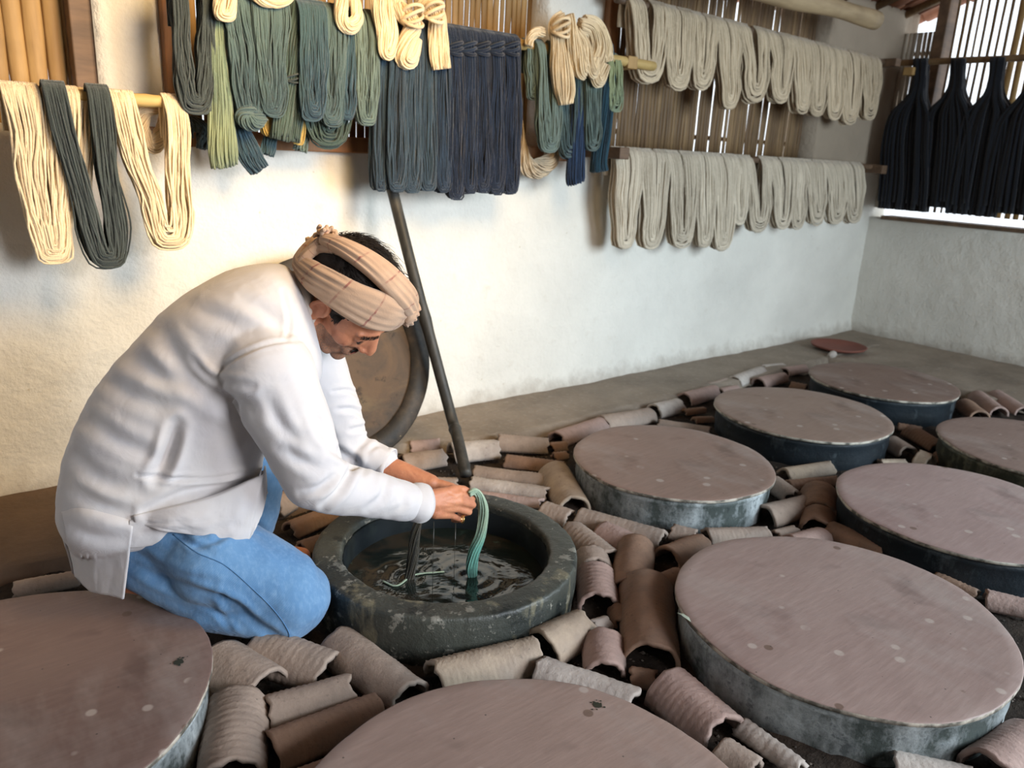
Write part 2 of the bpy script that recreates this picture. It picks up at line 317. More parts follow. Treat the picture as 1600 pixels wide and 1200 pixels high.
t = NT('gold'); M['gold'] = t.out((.75, .50, .16), .3, .5, Metallic=1.0)
t = NT('dye_drip'); M['drip'] = t.out((.05, .05, .04), .08, .8)
t = NT('dry_leaf'); M['leaf'] = t.out((.34, .38, .30), .7)
t = NT('clay_plate'); n = t.noise(8, 4); M['redclay'] = t.out(t.mix((.24, .085, .06), (.16, .06, .045), n), .7)
t = NT('pebble'); r = t.attr(); M['pebble'] = t.out(t.mix((.045, .038, .033), (.16, .135, .115), t.ramp(r, [(.3, 0.), (1., 1.)])), .9, .2)

# ------------------------------------------------------------------ the setting
YW, XB = 2.70, 5.23
def grid_plane(name, x0, x1, y0, y1, nx, ny, zf, mat):
    xs = np.linspace(x0, x1, nx); ys = np.linspace(y0, y1, ny)
    V = [(x, y, zf(x, y)) for x in xs for y in ys]
    F = [(i*ny+j, (i+1)*ny+j, (i+1)*ny+j+1, i*ny+j+1) for i in range(nx-1) for j in range(ny-1)]
    return mesh_obj(name, V, F, mat)
def soil_z(x, y): return -.012+.018*fbm((x, y, 0), 3.2, 4)+.006*fbm((x, y, 5), 22, 3)
tag(grid_plane('floor', -.9, 5.6, -.6, 2.9, 330, 190, soil_z, M['soil']), kind='structure')
def apron(name, poly_fn, nx, ny, seed):
    V = []; 
    for i in range(nx):
        for j in range(ny):
            x, y, edge = poly_fn(i/(nx-1), j/(ny-1)); z = .026+.006*fbm((x, y, seed), 5, 3)
            V.append((x, y, z if not edge else -.05))
    F = [(i*ny+j, (i+1)*ny+j, (i+1)*ny+j+1, i*ny+j+1) for i in range(nx-1) for j in range(ny-1)]
    return tag(mesh_obj(name, V, F, M['apron']), kind='structure')
def pf1(u, v):
    x = 1.25+u*4.1; ye = (2.46-.20*min(1, (x-1.25)/.7))+.05*max(0, x-2.4)*.5+.018*fbm((x, 3, 0), 6, 3)
    if v < .02: return x, ye-.012, True
    return x, ye+(v-.02)/.98*(2.76-ye), False
apron('floor_ledge', pf1, 160, 14, 1)
def pf2(u, v):
    y = -.6+u*3.0; xe = 4.30+.05*fbm((1, y, 0), 3, 3)+.16*(2.2-y if y < 2.2 else 0)*.3
    if v < .02: return xe-.012, y, True
    return xe+(v-.02)/.98*(5.3-xe), y, False
apron('floor_ledge_back', pf2, 110, 24, 4)
def pf3(u, v):
    x = -.9+u*2.0; ye = 2.16+.02*fbm((x, 7, 0), 5, 3)
    if v < .02: return x, ye-.012, True
    return x, ye+(v-.02)/.98*(2.76-ye), False
o = apron('floor_ledge_left', pf3, 80, 14, 9); o.data.materials[0] = M['soil_ledge'] if 'soil_ledge' in M else M['apron']

def wall_sheet(name, x0, x1, z0, z1, mat, face='y', pos=YW, thick=.22, nx=None, nz=None, amp=.010, seed=0):
    nx = nx or max(2, int((x1-x0)/.03)); nz = nz or max(2, int((z1-z0)/.03))
    V = []; F = []
    for i in range(nx+1):
        for j in range(nz+1):
            a = x0+(x1-x0)*i/nx; z = z0+(z1-z0)*j/nz
            d = amp*fbm((a, z, seed), 1.6, 4)+.0025*fbm((a, z, seed+9), 14, 3)
            if face == 'y' and z < .14: d -= .03*(1-z/.14)**2
            V.append((a, pos+d, z) if face == 'y' else (pos+d, a, z))
    nb = len(V)
    for i in range(nx):
        for j in range(nz):
            q = (i*(nz+1)+j, (i+1)*(nz+1)+j, (i+1)*(nz+1)+j+1, i*(nz+1)+j+1); F.append(q)
    # back box
    ring = [(0, j) for j in range(nz+1)]+[(i, nz) for i in range(1, nx+1)]+[(nx, j) for j in range(nz-1, -1, -1)]+[(i, 0) for i in range(nx-1, 0, -1)]
    for (i, j) in ring:
        v = V[i*(nz+1)+j]; V.append((v[0], pos+thick, v[2]) if face == 'y' else (pos+thick, v[1], v[2]))
    m = len(ring)
    for k in range(m):
        l = (k+1) % m; a = ring[k]; b = ring[l]
        F.append((a[0]*(nz+1)+a[1], b[0]*(nz+1)+b[1], nb+l, nb+k))
    F.append(tuple(range(nb, nb+m)))
    return tag(mesh_obj(name, V, F, mat), kind='structure')
ZS = 1.125
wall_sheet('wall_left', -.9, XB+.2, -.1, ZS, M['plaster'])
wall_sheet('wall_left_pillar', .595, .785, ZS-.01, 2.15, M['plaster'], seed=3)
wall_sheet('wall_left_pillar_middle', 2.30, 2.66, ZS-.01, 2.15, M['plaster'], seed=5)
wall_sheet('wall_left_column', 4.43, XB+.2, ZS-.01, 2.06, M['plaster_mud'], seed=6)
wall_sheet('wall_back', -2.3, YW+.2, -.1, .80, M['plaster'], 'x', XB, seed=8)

def screen(name, label, x0, x1, y, z0, z1, w, gaps, mat, kinds=None, axis='x', xpos=None, lean=.0, seed=1, group=None):
    """a screen of upright bamboo strips; one mesh for the strips, two cross rails"""
    rg = random.Random(seed); root = empty(name, (x0, y, z0) if axis == 'x' else (xpos, x0, z0)); mb = MB(); a = x0
    while a < x1:
        ww = w*(.8+.4*rg.random()); a += ww/2
        n = 9; zs = np.linspace(z0, z1, n); ln = rg.uniform(-lean, lean)
        P = [(a+ln*(z-z0)+.0015*math.sin(z*9+a*40), y+rg.uniform(-.002, .002), z) for z in zs]
        if axis == 'y': P = [(xpos+p[1]-y, p[0], p[2]) for p in P]
        r = np.full(n, ww/2*(1.03 if not gaps else .98))
        for k in (2, 6): r[k] *= 1.06
        V, F = tube(P, r, 8, flat=((0, 1, 0) if axis == 'x' else (1, 0, 0), .45)); mb.add(V, F, rg.random())
        a += ww/2 + (gaps(rg, a) if gaps else .0005)
    child(mb.build('strips', mat), root)
    for i, z in enumerate((z0+.10, z1-.12)):
        V, F = tube([(x0, y+.02, z), (x1, y+.02, z)] if axis == 'x' else [(xpos+.025, x0, z), (xpos+.025, x1, z)], .012, 8)
        child(mesh_obj('cross_rail', V, F, M['bamboo_dark']), root)
    return tag(root, label, 'bamboo screen', group)
screen('bamboo_screen', 'thick golden bamboo canes filling the window opening at the far left', -.35, .535, YW+.09, ZS, 2.15, .050, None, M['bamboo'], seed=2)
screen('bamboo_screen', 'bamboo strip screen behind the teal and navy yarn in the middle opening', .80, 2.36, YW+.10, ZS, 2.15, .030, lambda r, a: .000 if r.random() < .88 else .005, M['bamboo'], seed=3)
screen('bamboo_screen', 'brown bamboo strip screen behind the two rows of cream yarn on the right', 2.70, 4.50, YW+.10, ZS, 2.15, .026, lambda r, a: (-.002 if r.random() < (.95 if a < 3.2 else .86) else (.005 if a < 3.4 else .010)), M['bamboo_dark'], seed=5, lean=.004)
screen('bamboo_screen', 'open bamboo lattice letting white daylight through above the back wall', 2.09, 2.425, 0, .86, 2.55, .017, lambda r, a: .021+.006*r.random(), M['bamboo_dark'], axis='y', xpos=XB+.05, seed=6)
screen('bamboo_screen', 'orange-brown close-set bamboo strips at the right end of the back wall', -2.2, 2.08, 0, .86, 2.55, .034, lambda r, a: .010 if r.random() < .7 else .018, M['bamboo'], axis='y', xpos=XB+.05, seed=7)
screen('bamboo_screen', 'strips coloured pale like sunlit bamboo in the back corner under the white gable gap', 2.50, 2.71, 0, .86, 1.93, .030, lambda r, a: .001, M['bamboo_pale'], axis='y', xpos=XB+.05, seed=8)

V, F = box(-2.6, XB+.2, -2.45, -2.25, -.1, 3.9); tag(mesh_obj('wall_front_unseen', V, F, M['plaster'], smooth=False), kind='structure')  # unseen wall behind the camera, added to shut out ambient sky light
V, F = box(-2.6, -2.4, -2.25, YW+.2, -.1, 3.0); tag(mesh_obj('wall_side_unseen', V, F, M['plaster'], smooth=False), kind='structure')  # unseen side wall, likewise added to cut the ambient sky light
V, F = box(-2.5, XB, -2.3, -.55, -.1, -.01); tag(mesh_obj('floor_near', V, F, M['soil'], smooth=False), kind='structure')
V, F = box(-2.5, -.85, -.6, YW, -.1, -.005); tag(mesh_obj('floor_side', V, F, M['soil'], smooth=False), kind='structure')
def plank(name, b, mat, structure=True, label=None, cat=None, bev=.004):
    V, F = box(*b); o = mesh_obj(name, V, F, mat, smooth=False)
    m = o.modifiers.new('b', 'BEVEL'); m.width = bev; m.segments = 2
    if structure: tag(o, kind='structure')
    else: tag(o, label, cat)
    return o
plank('trim_1', (.775, .832, YW-.035, YW+.12, ZS+.0, 2.15), M['orange_wood'])
plank('trim_2', (2.63, 2.69, YW-.04, YW+.12, ZS-.02, 2.15), M['orange_wood'])
plank('trim_3', (.62, 2.55, YW-.03, YW+.15, ZS-.045, ZS+.01), M['orange_wood'])
plank('trim_4', (.535, .60, YW+.02, YW+.16, ZS, 2.15), M['brown_wood'])
plank('trim_5', (2.66, 4.5, YW-.005, YW+.15, ZS-.03, ZS+.01), M['brown_wood'])
plank('trim_6', (XB-.01, XB+.14, -2.2, 2.62, .79, .815), M['brown_wood'])
plank('trim_7', (XB+.0, XB+.12, 2.43, 2.495, .86, 2.6), M['brown_wood'])
plank('trim_8', (XB+.0, XB+.09, -2.2, 2.62, 1.31, 1.35), M['brown_wood'])
def rod(name, a, b, r, mat, label, cat, knots=None, group=None):
    n = 40; P = np.linspace(a, b, n); rr = np.full(n, r)+.0006*np.array([math.sin(i*1.7) for i in range(n)])
    for k in range(5, n, 9): rr[k] *= 1.12
    V, F = tube(P, rr, 12); o = mesh_obj(name, V, F, mat, loc=a); return tag(o, label, cat, group)
rod('bamboo_pole', (-.2, 2.52, 1.205), (.86, 2.52, 1.205), .017, M['bamboo_gold'], 'short bamboo pole at the left carrying three cream skeins and a slate one', 'pole')
rod('bamboo_pole', (.80, 2.52, 1.515), (2.78, 2.52, 1.495), .020, M['bamboo_gold'], 'bamboo pole carrying the teal, navy and knotted cream yarn in the middle', 'pole')
rod('wooden_pole', (2.58, 2.58, 1.742), (4.84, 2.58, 1.715), .016, M['brown_wood'], 'upper wooden pole with the high row of beige skeins', 'pole')
rod('wooden_pole', (2.58, 2.58, 1.128), (5.02, 2.58, 1.118), .016, M['brown_wood'], 'lower wooden pole with the low row of pale skeins', 'pole')
rod('wooden_pole', (5.08, .6, 1.72), (5.08, 2.60, 1.735), .018, M['bamboo_dark'], 'pole along the back wall from which the black-blue yarn hangs', 'pole')
def bracket(x0, x1, y0, y1, z0, z1, label, mat='brown_wood'):
    return plank('pole_bracket', (x0, x1, y0, y1, z0, z1), M[mat], False, label, 'bracket')
bracket(2.575, 2.635, 2.48, 2.72, 1.10, 1.15, 'reddish brown block holding the left end of the lower cream row')
bracket(2.60, 2.66, 2.50, 2.72, 1.47, 1.52, 'tan wooden block beside the orange post at the end of the upper cream row', 'bamboo')
bracket(4.84, 4.90, 2.50, 2.78, 1.69, 1.735, 'dark block on the mud column at the right end of the upper row')
bracket(4.90, 4.96, 2.50, 2.78, 1.08, 1.13, 'dark block on the mud column at the right end of the lower row')
bracket(5.0, 5.22, 2.47, 2.53, 1.655, 1.70, 'pale block in the back corner under the long dark yarn pole', 'bamboo')

# roof: log along the wall, rafters, rows of clay tiles
n = 30; P = []
P = catmull([ony(760, -125, 2.40), ony(950, -80, 2.42), ony(1100, -38, 2.42), ony(1200, -14, 2.43), ony(1290, 8, 2.42), ony(1368, 32, 2.42)], n)
V, F = tube(P, [.060+.005*math.sin(i*.7)-.018*(i/n)**2 for i in range(n)], 16)
tag(mesh_obj('roof_beam', V, F, M['log']), kind='structure')
sl = .36
def roof_z(y): return 2.02+(2.85-y)*sl
mb = MB()
for k in range(22):
    x = -2.3+k*.36
    V, F = tube([(x, 2.95, roof_z(2.95)-.03), (x+.02, 1.2, roof_z(1.2)-.03), (x, -2.3, roof_z(-2.3)-.03)], .026, 8); mb.add(V, F)
tag(mb.build('roof_rafters', M['bamboo_dark']), kind='structure')
mb = MB(); rg = random.Random(3)
for i in range(66):
    for j in range(21):
        x = -2.5+i*.125+rg.uniform(-.006, .006); y = 3.0-j*.26
        if x > 4.0 and y > 1.6 and rg.random() < .05: continue
        L = .32; a0, a1 = -1.2, 1.2; Vt = []
        up = (i % 2 == 0)
        for s in range(2):
            yy = y-s*L; rr = .080-.006*s
            for q in range(7):
                a = a0+(a1-a0)*q/6
                Vt.append((x+rr*math.sin(a), yy+rg.uniform(-.003, .003), roof_z(yy)+(-.03+.0+rr*math.cos(a) if up else .085-rr*math.cos(a))-.02+s*.014))
        mb.add(Vt, [(q, q+1, q+8, q+7) for q in range(6)], rg.random())
o = tag(mb.build('roof', M['rooftile']), kind='structure'); m = o.modifiers.new('s', 'SOLIDIFY'); m.thickness = .012

# ------------------------------------------------------------------ vats and lids
VATS = {'A': (2.086, 1.635, .345), 'B': (2.990, 1.691, .361), 'C': (3.816, 1.758, .344), 'D': (2.562, .868, .363),
        'E': (1.671, .771, .379), 'F': (.654, .696, .393), 'G': (.059, 1.523, .374), 'K': (3.43, .93, .36)}
VL = {'A': ('vat_lime', 'covered vat with bright blue-white side, just right of the open dye vat', 'round pinkish board lid with thin scratches, just right of the open vat'),
      'B': ('vat_blue', 'covered vat with deep blue side in the second place from the open vat', 'tan-pink round lid with a pale edge over the deep blue sided vat'),
      'C': ('vat_blue', 'farthest covered vat, dark sided, near the back corner', 'dull brown round lid farthest back near the corner'),
      'D': ('vat_blue', 'dark green and blue sided covered vat at the right edge, behind the big one', 'lilac-tinted round lid at the right edge behind the biggest lid'),
      'E': ('vat_lime', 'largest covered vat in the right foreground with limewashed side', 'largest round lid in the right foreground, speckled with pale marks'),
      'F': ('vat_green', 'covered vat cut by the bottom edge of the view', 'pinkish round lid cut by the bottom edge, with a dark green splash'),
      'G': ('vat_lime', 'covered vat in the bottom left corner behind which the man kneels', 'brown round lid in the bottom left corner with a black splatter'),
      'K': ('vat_green', 'grey-green sided covered vat at the far right edge', 'small brown round lid at the far right edge')}
LT = .110
for i, (k, (cx, cy, R)) in enumerate(VATS.items()):
    vm, lv, ll = VL[k]; ro = R-.010; ri = ro-.05; zt = LT-.0125
    prof = [(ri, -.08), (ro-.004, -.08), (ro-.004, .01), (ro, .04), (ro-.002, zt-.02), (ro+.003, zt-.012), (ro-.003, zt), (ri, zt)]
    V, F = lathe(prof, (0, 0, 0), 128, wob=lambda a, r, z: .004*fbm((math.cos(a)*2, math.sin(a)*2, z*6+i), 1.3, 3))
    tag(mesh_obj('dye_vat', np.array(V)+np.array([cx, cy, 0]), F, M[vm], loc=(cx, cy, 0)), lv, 'vat')
    th = .012; nn = 160; ph = RNG.random()*6
    def wr(a): return R+.0035*math.sin(3*a+ph)+.002*math.sin(7*a+ph*2)+.0012*fbm((math.cos(a)*5, math.sin(a)*5, i), 2, 2)
    mbv = []; 
    rad = [0, .25, .5, .75, .93, .992, 1.0, 1.0, .99]; zz = [0, 0, 0, 0, 0, 0, -.0015, -th+.0015, -th]
    V = []
    for q in range(nn):
        a = 2*math.pi*q/nn
        for rr, z in zip(rad[1:], zz[1:]): V.append((wr(a)*rr*math.cos(a), wr(a)*rr*math.sin(a), z+.0015*fbm((rr*math.cos(a), rr*math.sin(a), i), 3, 2)*(1 if z > -.001 else .6)))
    V += [(0, 0, 0), (0, 0, -th)]; m = 8; F = []
    for q in range(nn):
        s = (q+1) % nn
        for w_ in range(m-1): F.append((q*m+w_, q*m+w_+1, s*m+w_+1, s*m+w_))
        F.append((len(V)-2, q*m, s*m)); F.append((len(V)-1, s*m+m-1, q*m+m-1))
    o = mesh_obj('vat_lid', V, F, [M['lid'+k], M['edge']]); o.location = (cx, cy, LT)
    for p in o.data.polygons:
        if abs(p.normal.z) < .6: p.material_index = 1
        if p.normal.z < -.5: p.flip() if False else None
    bm = bmesh.new(); bm.from_mesh(o.data); bmesh.ops.recalc_face_normals(bm, faces=bm.faces); bm.to_mesh(o.data); bm.free()
    tag(o, ll, 'lid')
# splashes on the lids and a dry leaf
def splat(name, px, py, r, label, seed, mat):
    c = onz(px, py, LT+.001); rg = random.Random(seed); mb = MB()
    for q in range(9):
        rr = r*(1 if q == 0 else rg.uniform(.08, .3)); d = 0 if q == 0 else r*rg.uniform(1.0, 2.1); a = rg.uniform(0, 6.28)
        cx, cy = c[0]+d*math.cos(a), c[1]+d*math.sin(a); V = [(cx, cy, LT+.0012)]
        for k in range(18):
            b = k*math.pi/9; ra = rr*(1+.35*fbm((math.cos(b), math.sin(b), seed+q), 1.6, 3)); V.append((cx+ra*math.cos(b), cy+ra*math.sin(b), LT+.0010))
        mb.add(V, [(0, k+1, (k+1) % 18+1) for k in range(18)])
    return tag(mb.build(name, mat), label, 'stain')
t = NT('dried_dye'); M['dye'] = t.out((.035, .038, .026), .45, .4)
splat('dye_splash', 934, 1102, .0085, 'dark green dye splash on the lid at the bottom edge', 3, M['dye'])
splat('dye_splash', 280, 1034, .0095, 'black spattered dye spot on the lid in the bottom left', 8, M['dye'])
c = onz(1080, 972, LT+.002)
V = [c+np.array(p) for p in ((0, 0, 0), (.006, .012, .004), (.004, .028, .006), (-.003, .040, .004), (-.006, .024, .007), (-.004, .010, .004))]
tag(mesh_obj('dry_leaf', V, [(0, 1, 2, 4, 5), (2, 3, 4)], M['leaf'], smooth=False), 'small pale dry leaf on the near left edge of the largest lid', 'leaf')

HX, HY, HR, HI = 1.078, 1.552, .346, .272
prof = [(HI+.004, -.12), (HR-.004, -.12), (HR-.002, .0), (HR+.002, .05), (HR, LT-.016), (HR-.001, LT-.008), (HR-.003, LT-.003), (HR-.007, LT-.0005), (HR-.013, LT+.0005), (HR-.02, LT+.001), (HR-.045, LT+.001), (HI+.014, LT), (HI+.006, LT-.001), (HI+.002, LT-.004), (HI, LT-.010), (HI-.003, LT-.03), (HI-.002, .02)]
V, F = lathe(prof, (0, 0, 0), 200, wob=lambda a, r, z: .003*fbm((math.cos(a)*2, math.sin(a)*2, z*6), 1.5, 4)+.002*fbm((math.cos(a)*9, math.sin(a)*9, z*30), 1.5, 3))
root = empty('open_dye_vat', (HX, HY, 0)); tag(root, 'open round concrete dye vat with dark liquid, in front of the kneeling man', 'vat')
o = mesh_obj('rim_wall', np.array(V)+np.array([HX, HY, 0]), F, M['openvat']); child(o, root)
V, F = lathe([(HI+.001, LT-.018), (HI+.001, -.10), (HI-.008, -.10), (HI-.008, LT-.024)], (HX, HY, 0), 128); child(mesh_obj('lining', V, F, M['inner']), root)
ZL = .024; n = 90; V = [(HX, HY, ZL)]; F = []; rings = 70
for r_ in range(1, rings+1):
    for q in range(n):
        a = 2*math.pi*q/n; rr = (HI-.007)*r_/rings; x, y = HX+rr*math.cos(a), HY+rr*math.sin(a)
        z = ZL
        for (sx, sy, amp, wl) in ((1.122, 1.497, .0009, .042), (.985, 1.588, .0010, .05)):
            d = math.hypot(x-sx, y-sy); z += amp*math.cos(d/wl*6.28)*math.exp(-d*11)
        z += .0016*fbm((x, y, 1), 11, 2)
        V.append((x, y, z))
for q in range(n):
    F.append((0, 1+q, 1+(q+1) % n))
    for r_ in range(rings-1): F.append((1+r_*n+q, 1+(r_+1)*n+q, 1+(r_+1)*n+(q+1) % n, 1+r_*n+(q+1) % n))
tag(mesh_obj('dye_liquid', V, F, M['liquid']), 'dark rippling dye liquid inside the open vat', 'liquid')

# ------------------------------------------------------------------ broken clay tiles lying between the vats
def tile(px1, py1, px2, py2, wpx, mat, label, th=1.62, taper=.92, rot=0., group=None, lift=0., zc=None):
    rg = random.Random(int(px1*7+py1)); 
    zc = .022 if zc is None else zc
    a = onz(px1, py1, zc); b = onz(px2, py2, zc)
    mid = (a+b)/2; D = (mid-CO)@CF; r = max(.014, wpx*D/FPX/2)*1.28; L = np.linalg.norm(b-a)
    ax = (b-a)/L; base = (a+b)/2; base[2] = 0
    nl = max(8, int(L/.006)); na = 15; ridge = rg.uniform(.0005, .0016); ph = rg.random()*6; amp = rg.uniform(.001, .0025); kf = rg.uniform(330, 520)
    side = np.array([-ax[1], ax[0], 0]); V = []
    for s in range(2):
        for i in range(nl+1):
            u = i/nl
            for j in range(na):
                an = -th+2*th*j/(na-1)
                e0 = .010*fbm((an*1.3, seedv(rg, label), 0), 1.5, 3); e1 = .012*fbm((an*1.3, seedv(rg, label)+7, 0), 1.5, 3)
                l = (-L/2+e0)+(L+e1-e0)*u
                rr = r*(1+(taper-1)*(u-.5)*2*.5) + ridge*math.sin(kf*l+ph+.8*math.sin(an*2)) + amp*fbm((l*14, an, ph), 1, 3)
                if s: rr -= .010
                p = side*rr*math.sin(an)*1.03 + np.array([0, 0, rr*math.cos(an)]) + ax*l
                V.append(p+np.array([0, 0, lift]))
    m = (nl+1)*na; F = []
    for i in range(nl):
        for j in range(na-1):
            q = i*na+j; F.append((q, q+1, q+na+1, q+na)); F.append((m+q, m+q+na, m+q+na+1, m+q+1))
    for j in range(na-1): F.append((j, m+j, m+j+1, j+1)); q = nl*na+j; F.append((q, q+1, m+q+1, m+q))
    for i in range(nl): F.append((i*na, (i+1)*na, m+(i+1)*na, m+i*na)); q = i*na+na-1; F.append((q, m+q, m+q+na, q+na))
    o = mesh_obj('clay_tile', V, F, M[mat], attr=np.full(len(V), rg.random())); o.location = base
    o.rotation_euler = (rg.uniform(-.03, .03), rg.uniform(-.03, .03), 0)
    return tag(o, label, 'clay tile', group)
def seedv(rg, label): return (sum(map(ord, label)) % 97)*.37
TG, TT, TP, TB, TL = 'tile_grey', 'tile_tan', 'tile_pink', 'tile_brown', 'tile_pale'
TILES = [
 (338,1040,414,1080,84,TG,'ridged grey tile with an open end, touching the bottom left lid'),
 (405,1010,516,1047,66,TG,'ridged grey tile with an open end under the man\'s knee'),
 (527,1000,640,1088,60,TG,'long smooth grey tile pointing at the near side of the open vat'),
 (678,1063,838,1017,62,TT,'long pale tan tile along the near side of the open vat'),
 (846,1008,910,975,58,TT,'short tan tile with a dark open end at the right side of the open vat'),
 (842,1045,994,1092,50,TL,'pale ridged tile lying along the top of the bottom lid'),
 (943,996,946,1046,52,TP,'short pinkish tile standing off the pale ridged one'),
 (1009,915,1018,1028,68,TB,'big brown upright-lying tile left of the largest lid'),
 (994,852,984,918,48,TB,'brown tile just behind the big brown one'),
 (930,892,936,942,50,TP,'speckled pink tile at the right side of the open vat'),
 (922,868,930,886,46,TG,'grey tile end tucked behind the speckled pink one'),
 (892,826,952,868,38,TG,'long grey tile with hollow end curving round the open vat'),
 (941,828,998,854,40,TP,'short ridged tile overlapping the long one above the brown tiles'),
 (905,806,1036,840,36,TG,'long speckled grey tile in front of the blue-white vat'),
 (850,795,892,808,34,TG,'grey tile butting the long speckled one by the open vat'),
 (1050,826,1088,834,28,TG,'small grey tile below the middle of the blue-white vat'),
 (1104,834,1200,829,28,TG,'grey tile lying right under the blue-white vat side'),
 (1042,870,1096,846,40,TB,'brownish tile with hollow end behind the largest lid\'s left edge'),
 (1028,908,1062,893,30,TB,'tan-brown tile wedged against the largest lid'),
 (966,945,976,968,26,TB,'small curved brown shard between the pink and big brown tiles'),
 (926,972,950,964,24,TL,'small pale shard at the right of the open vat'),
 (1042,1070,1132,1142,72,TP,'large wrinkled pink tile between the bottom lid and the largest vat'),
 (986,1048,1024,1054,30,TB,'reddish shard under the end of the big brown tile'),
 (1126,1165,1180,1196,46,TG,'grey shard at the hollow end of the wrinkled pink tile'),
 (1160,1125,1252,1192,30,TL,'narrow pale tile sliver along the largest vat'),
 (1395,1186,1520,1212,44,TL,'pale ridged tile at the bottom edge on the right'),
 (1545,1205,1612,1150,70,TP,'wide tile in the bottom right corner'),
 (372,1098,360,1210,80,TG,'large smooth grey tile at the bottom, beside the left lid'),
 (416,1110,546,1072,54,TG,'flat-backed grey tile above the brown slab-like one'),
 (425,1168,592,1102,58,TB,'long brown tile touching the bottom lid on its left'),
 (470,1205,540,1180,30,TB,'edge of a tan tile peeping under the bottom lid'),
 (866,738,898,788,42,TT,'tan tile leaning against the left side of the blue-white vat'),
 (742,733,856,748,24,TG,'upper of the three parallel tiles behind the open vat'),
 (737,750,856,767,24,TL,'white-spotted middle one of three parallel tiles behind the open vat'),
 (735,768,846,782,20,TP,'rosy lower one of three parallel tiles behind the open vat'),
 (792,716,882,728,24,TB,'brown tile between the three parallel ones and the ledge'),
 (778,690,856,694,30,TG,'smooth grey tile beneath the concrete ledge'),
 (705,706,776,700,36,TL,'whitish stained tile right of the leaning staff'),
 (628,722,692,712,32,TG,'grey tile under the leaning round board'),
 (640,695,686,690,22,TP,'small hollow tile left of the leaning staff'),
 (668,748,714,748,18,TG,'dull tile behind the man\'s hands'),
 (870,683,940,662,28,TP,'pinkish hollow tile along the concrete ledge'),
 (940,661,1016,646,28,TG,'grey tile following the pink one along the ledge'),
 (860,695,884,692,18,TB,'small brown tile end at the left of the blue-white vat'),
 (866,708,886,706,15,TB,'tiny brown shard under the small tile end'),
 (1022,640,1060,632,26,TL,'short pale tile by the ledge with a dark gap at its left'),
 (1030,656,1110,668,14,TG,'thin tile sliver behind the blue-white vat lid'),
 (1070,622,1116,610,24,TP,'pinkish tile by the ledge near the deep blue vat'),
 (1148,593,1190,579,20,TL,'pale tile by the ledge behind the deep blue vat'),
 (1186,596,1224,588,20,TP,'tan tile behind the deep blue vat'),
 (1192,573,1224,570,14,TL,'small pale tile at the ledge, near the back corner'),
 (1226,579,1258,573,16,TP,'small pink tile left of the farthest vat'),
 (1236,600,1260,604,16,TB,'small brown tile between the two far vats'),
 (1108,600,1136,592,13,TG,'tiny grey tile near the ledge left of the deep blue vat'),
 (1126,608,1152,602,12,TP,'tiny pink tile left of the deep blue vat'),
 (1070,640,1100,636,12,TB,'tiny brown shards left of the deep blue vat'),
 (1085,652,1115,650,12,TB,'brown shard beside the deep blue vat'),
 (1393,690,1420,706,28,TG,'hollow grey tile at the right end of the deep blue vat'),
 (1434,716,1454,722,34,TT,'round-ended tan tile behind the lilac-tinted lid'),
 (1376,718,1416,718,14,TT,'tan tile just behind the lilac-tinted lid'),
 (1226,738,1296,727,24,TT,'tan tile between the blue-white and deep blue vats'),
 (1232,752,1308,747,18,TB,'brown tile left of the lilac-tinted lid'),
 (1208,752,1240,772,28,TG,'grey tile touching the right of the blue-white vat'),
 (1194,804,1258,786,36,TG,'thick hollow grey tile right of the blue-white vat'),
 (1281,768,1280,800,44,TB,'orange-brown tile left of the dark sided right vat'),
 (1280,802,1276,822,40,TB,'orange-brown tile end in front of its twin'),
 (1298,824,1380,862,34,TB,'long brown tile running between the largest lid and the vat behind'),
 (1212,830,1242,822,18,TG,'small grey tile behind the largest lid'),
 (1236,848,1286,834,34,TP,'pink tile behind the far edge of the largest lid'),
 (1424,672,1468,696,24,TB,'brown tile between the deep blue vat and the far right lid'),
 (1468,708,1512,732,22,TB,'brown tile below the far right vat'),
 (1508,632,1532,650,26,TB,'first of the three tiles right of the farthest vat'),
 (1528,616,1562,644,22,TP,'second of the three tiles right of the farthest vat'),
 (1556,616,1600,642,22,TP,'third of the three tiles right of the farthest vat, at the edge'),
 (1404,662,1440,668,14,TB,'flat brown shard behind the right end of the deep blue vat'),
 (1464,688,1488,682,12,TB,'small shard at the left of the far right lid'),
 (1540,930,1612,948,34,TP,'pink tile at the right edge beside the largest lid'),
 (1462,900,1528,926,28,TB,'brown tile behind the far right edge of the largest lid'),
 (22,914,122,896,28,TG,'dusty grey tile behind the bottom left lid'),
 (424,792,492,756,34,TG,'grey tile in the shade between the man and the open vat'),
 (452,824,520,796,30,TB,'brown hollow tile in the shade at the left of the open vat'),
 (470,850,512,836,24,TB,'dark tile touching the left of the open vat'),
 (428,748,470,726,26,TG,'shaded tile behind the man\'s raised knee'),
 (570,735,630,745,20,TG,'shaded tile behind the far sleeve'),
]
for T in TILES: tile(*T)
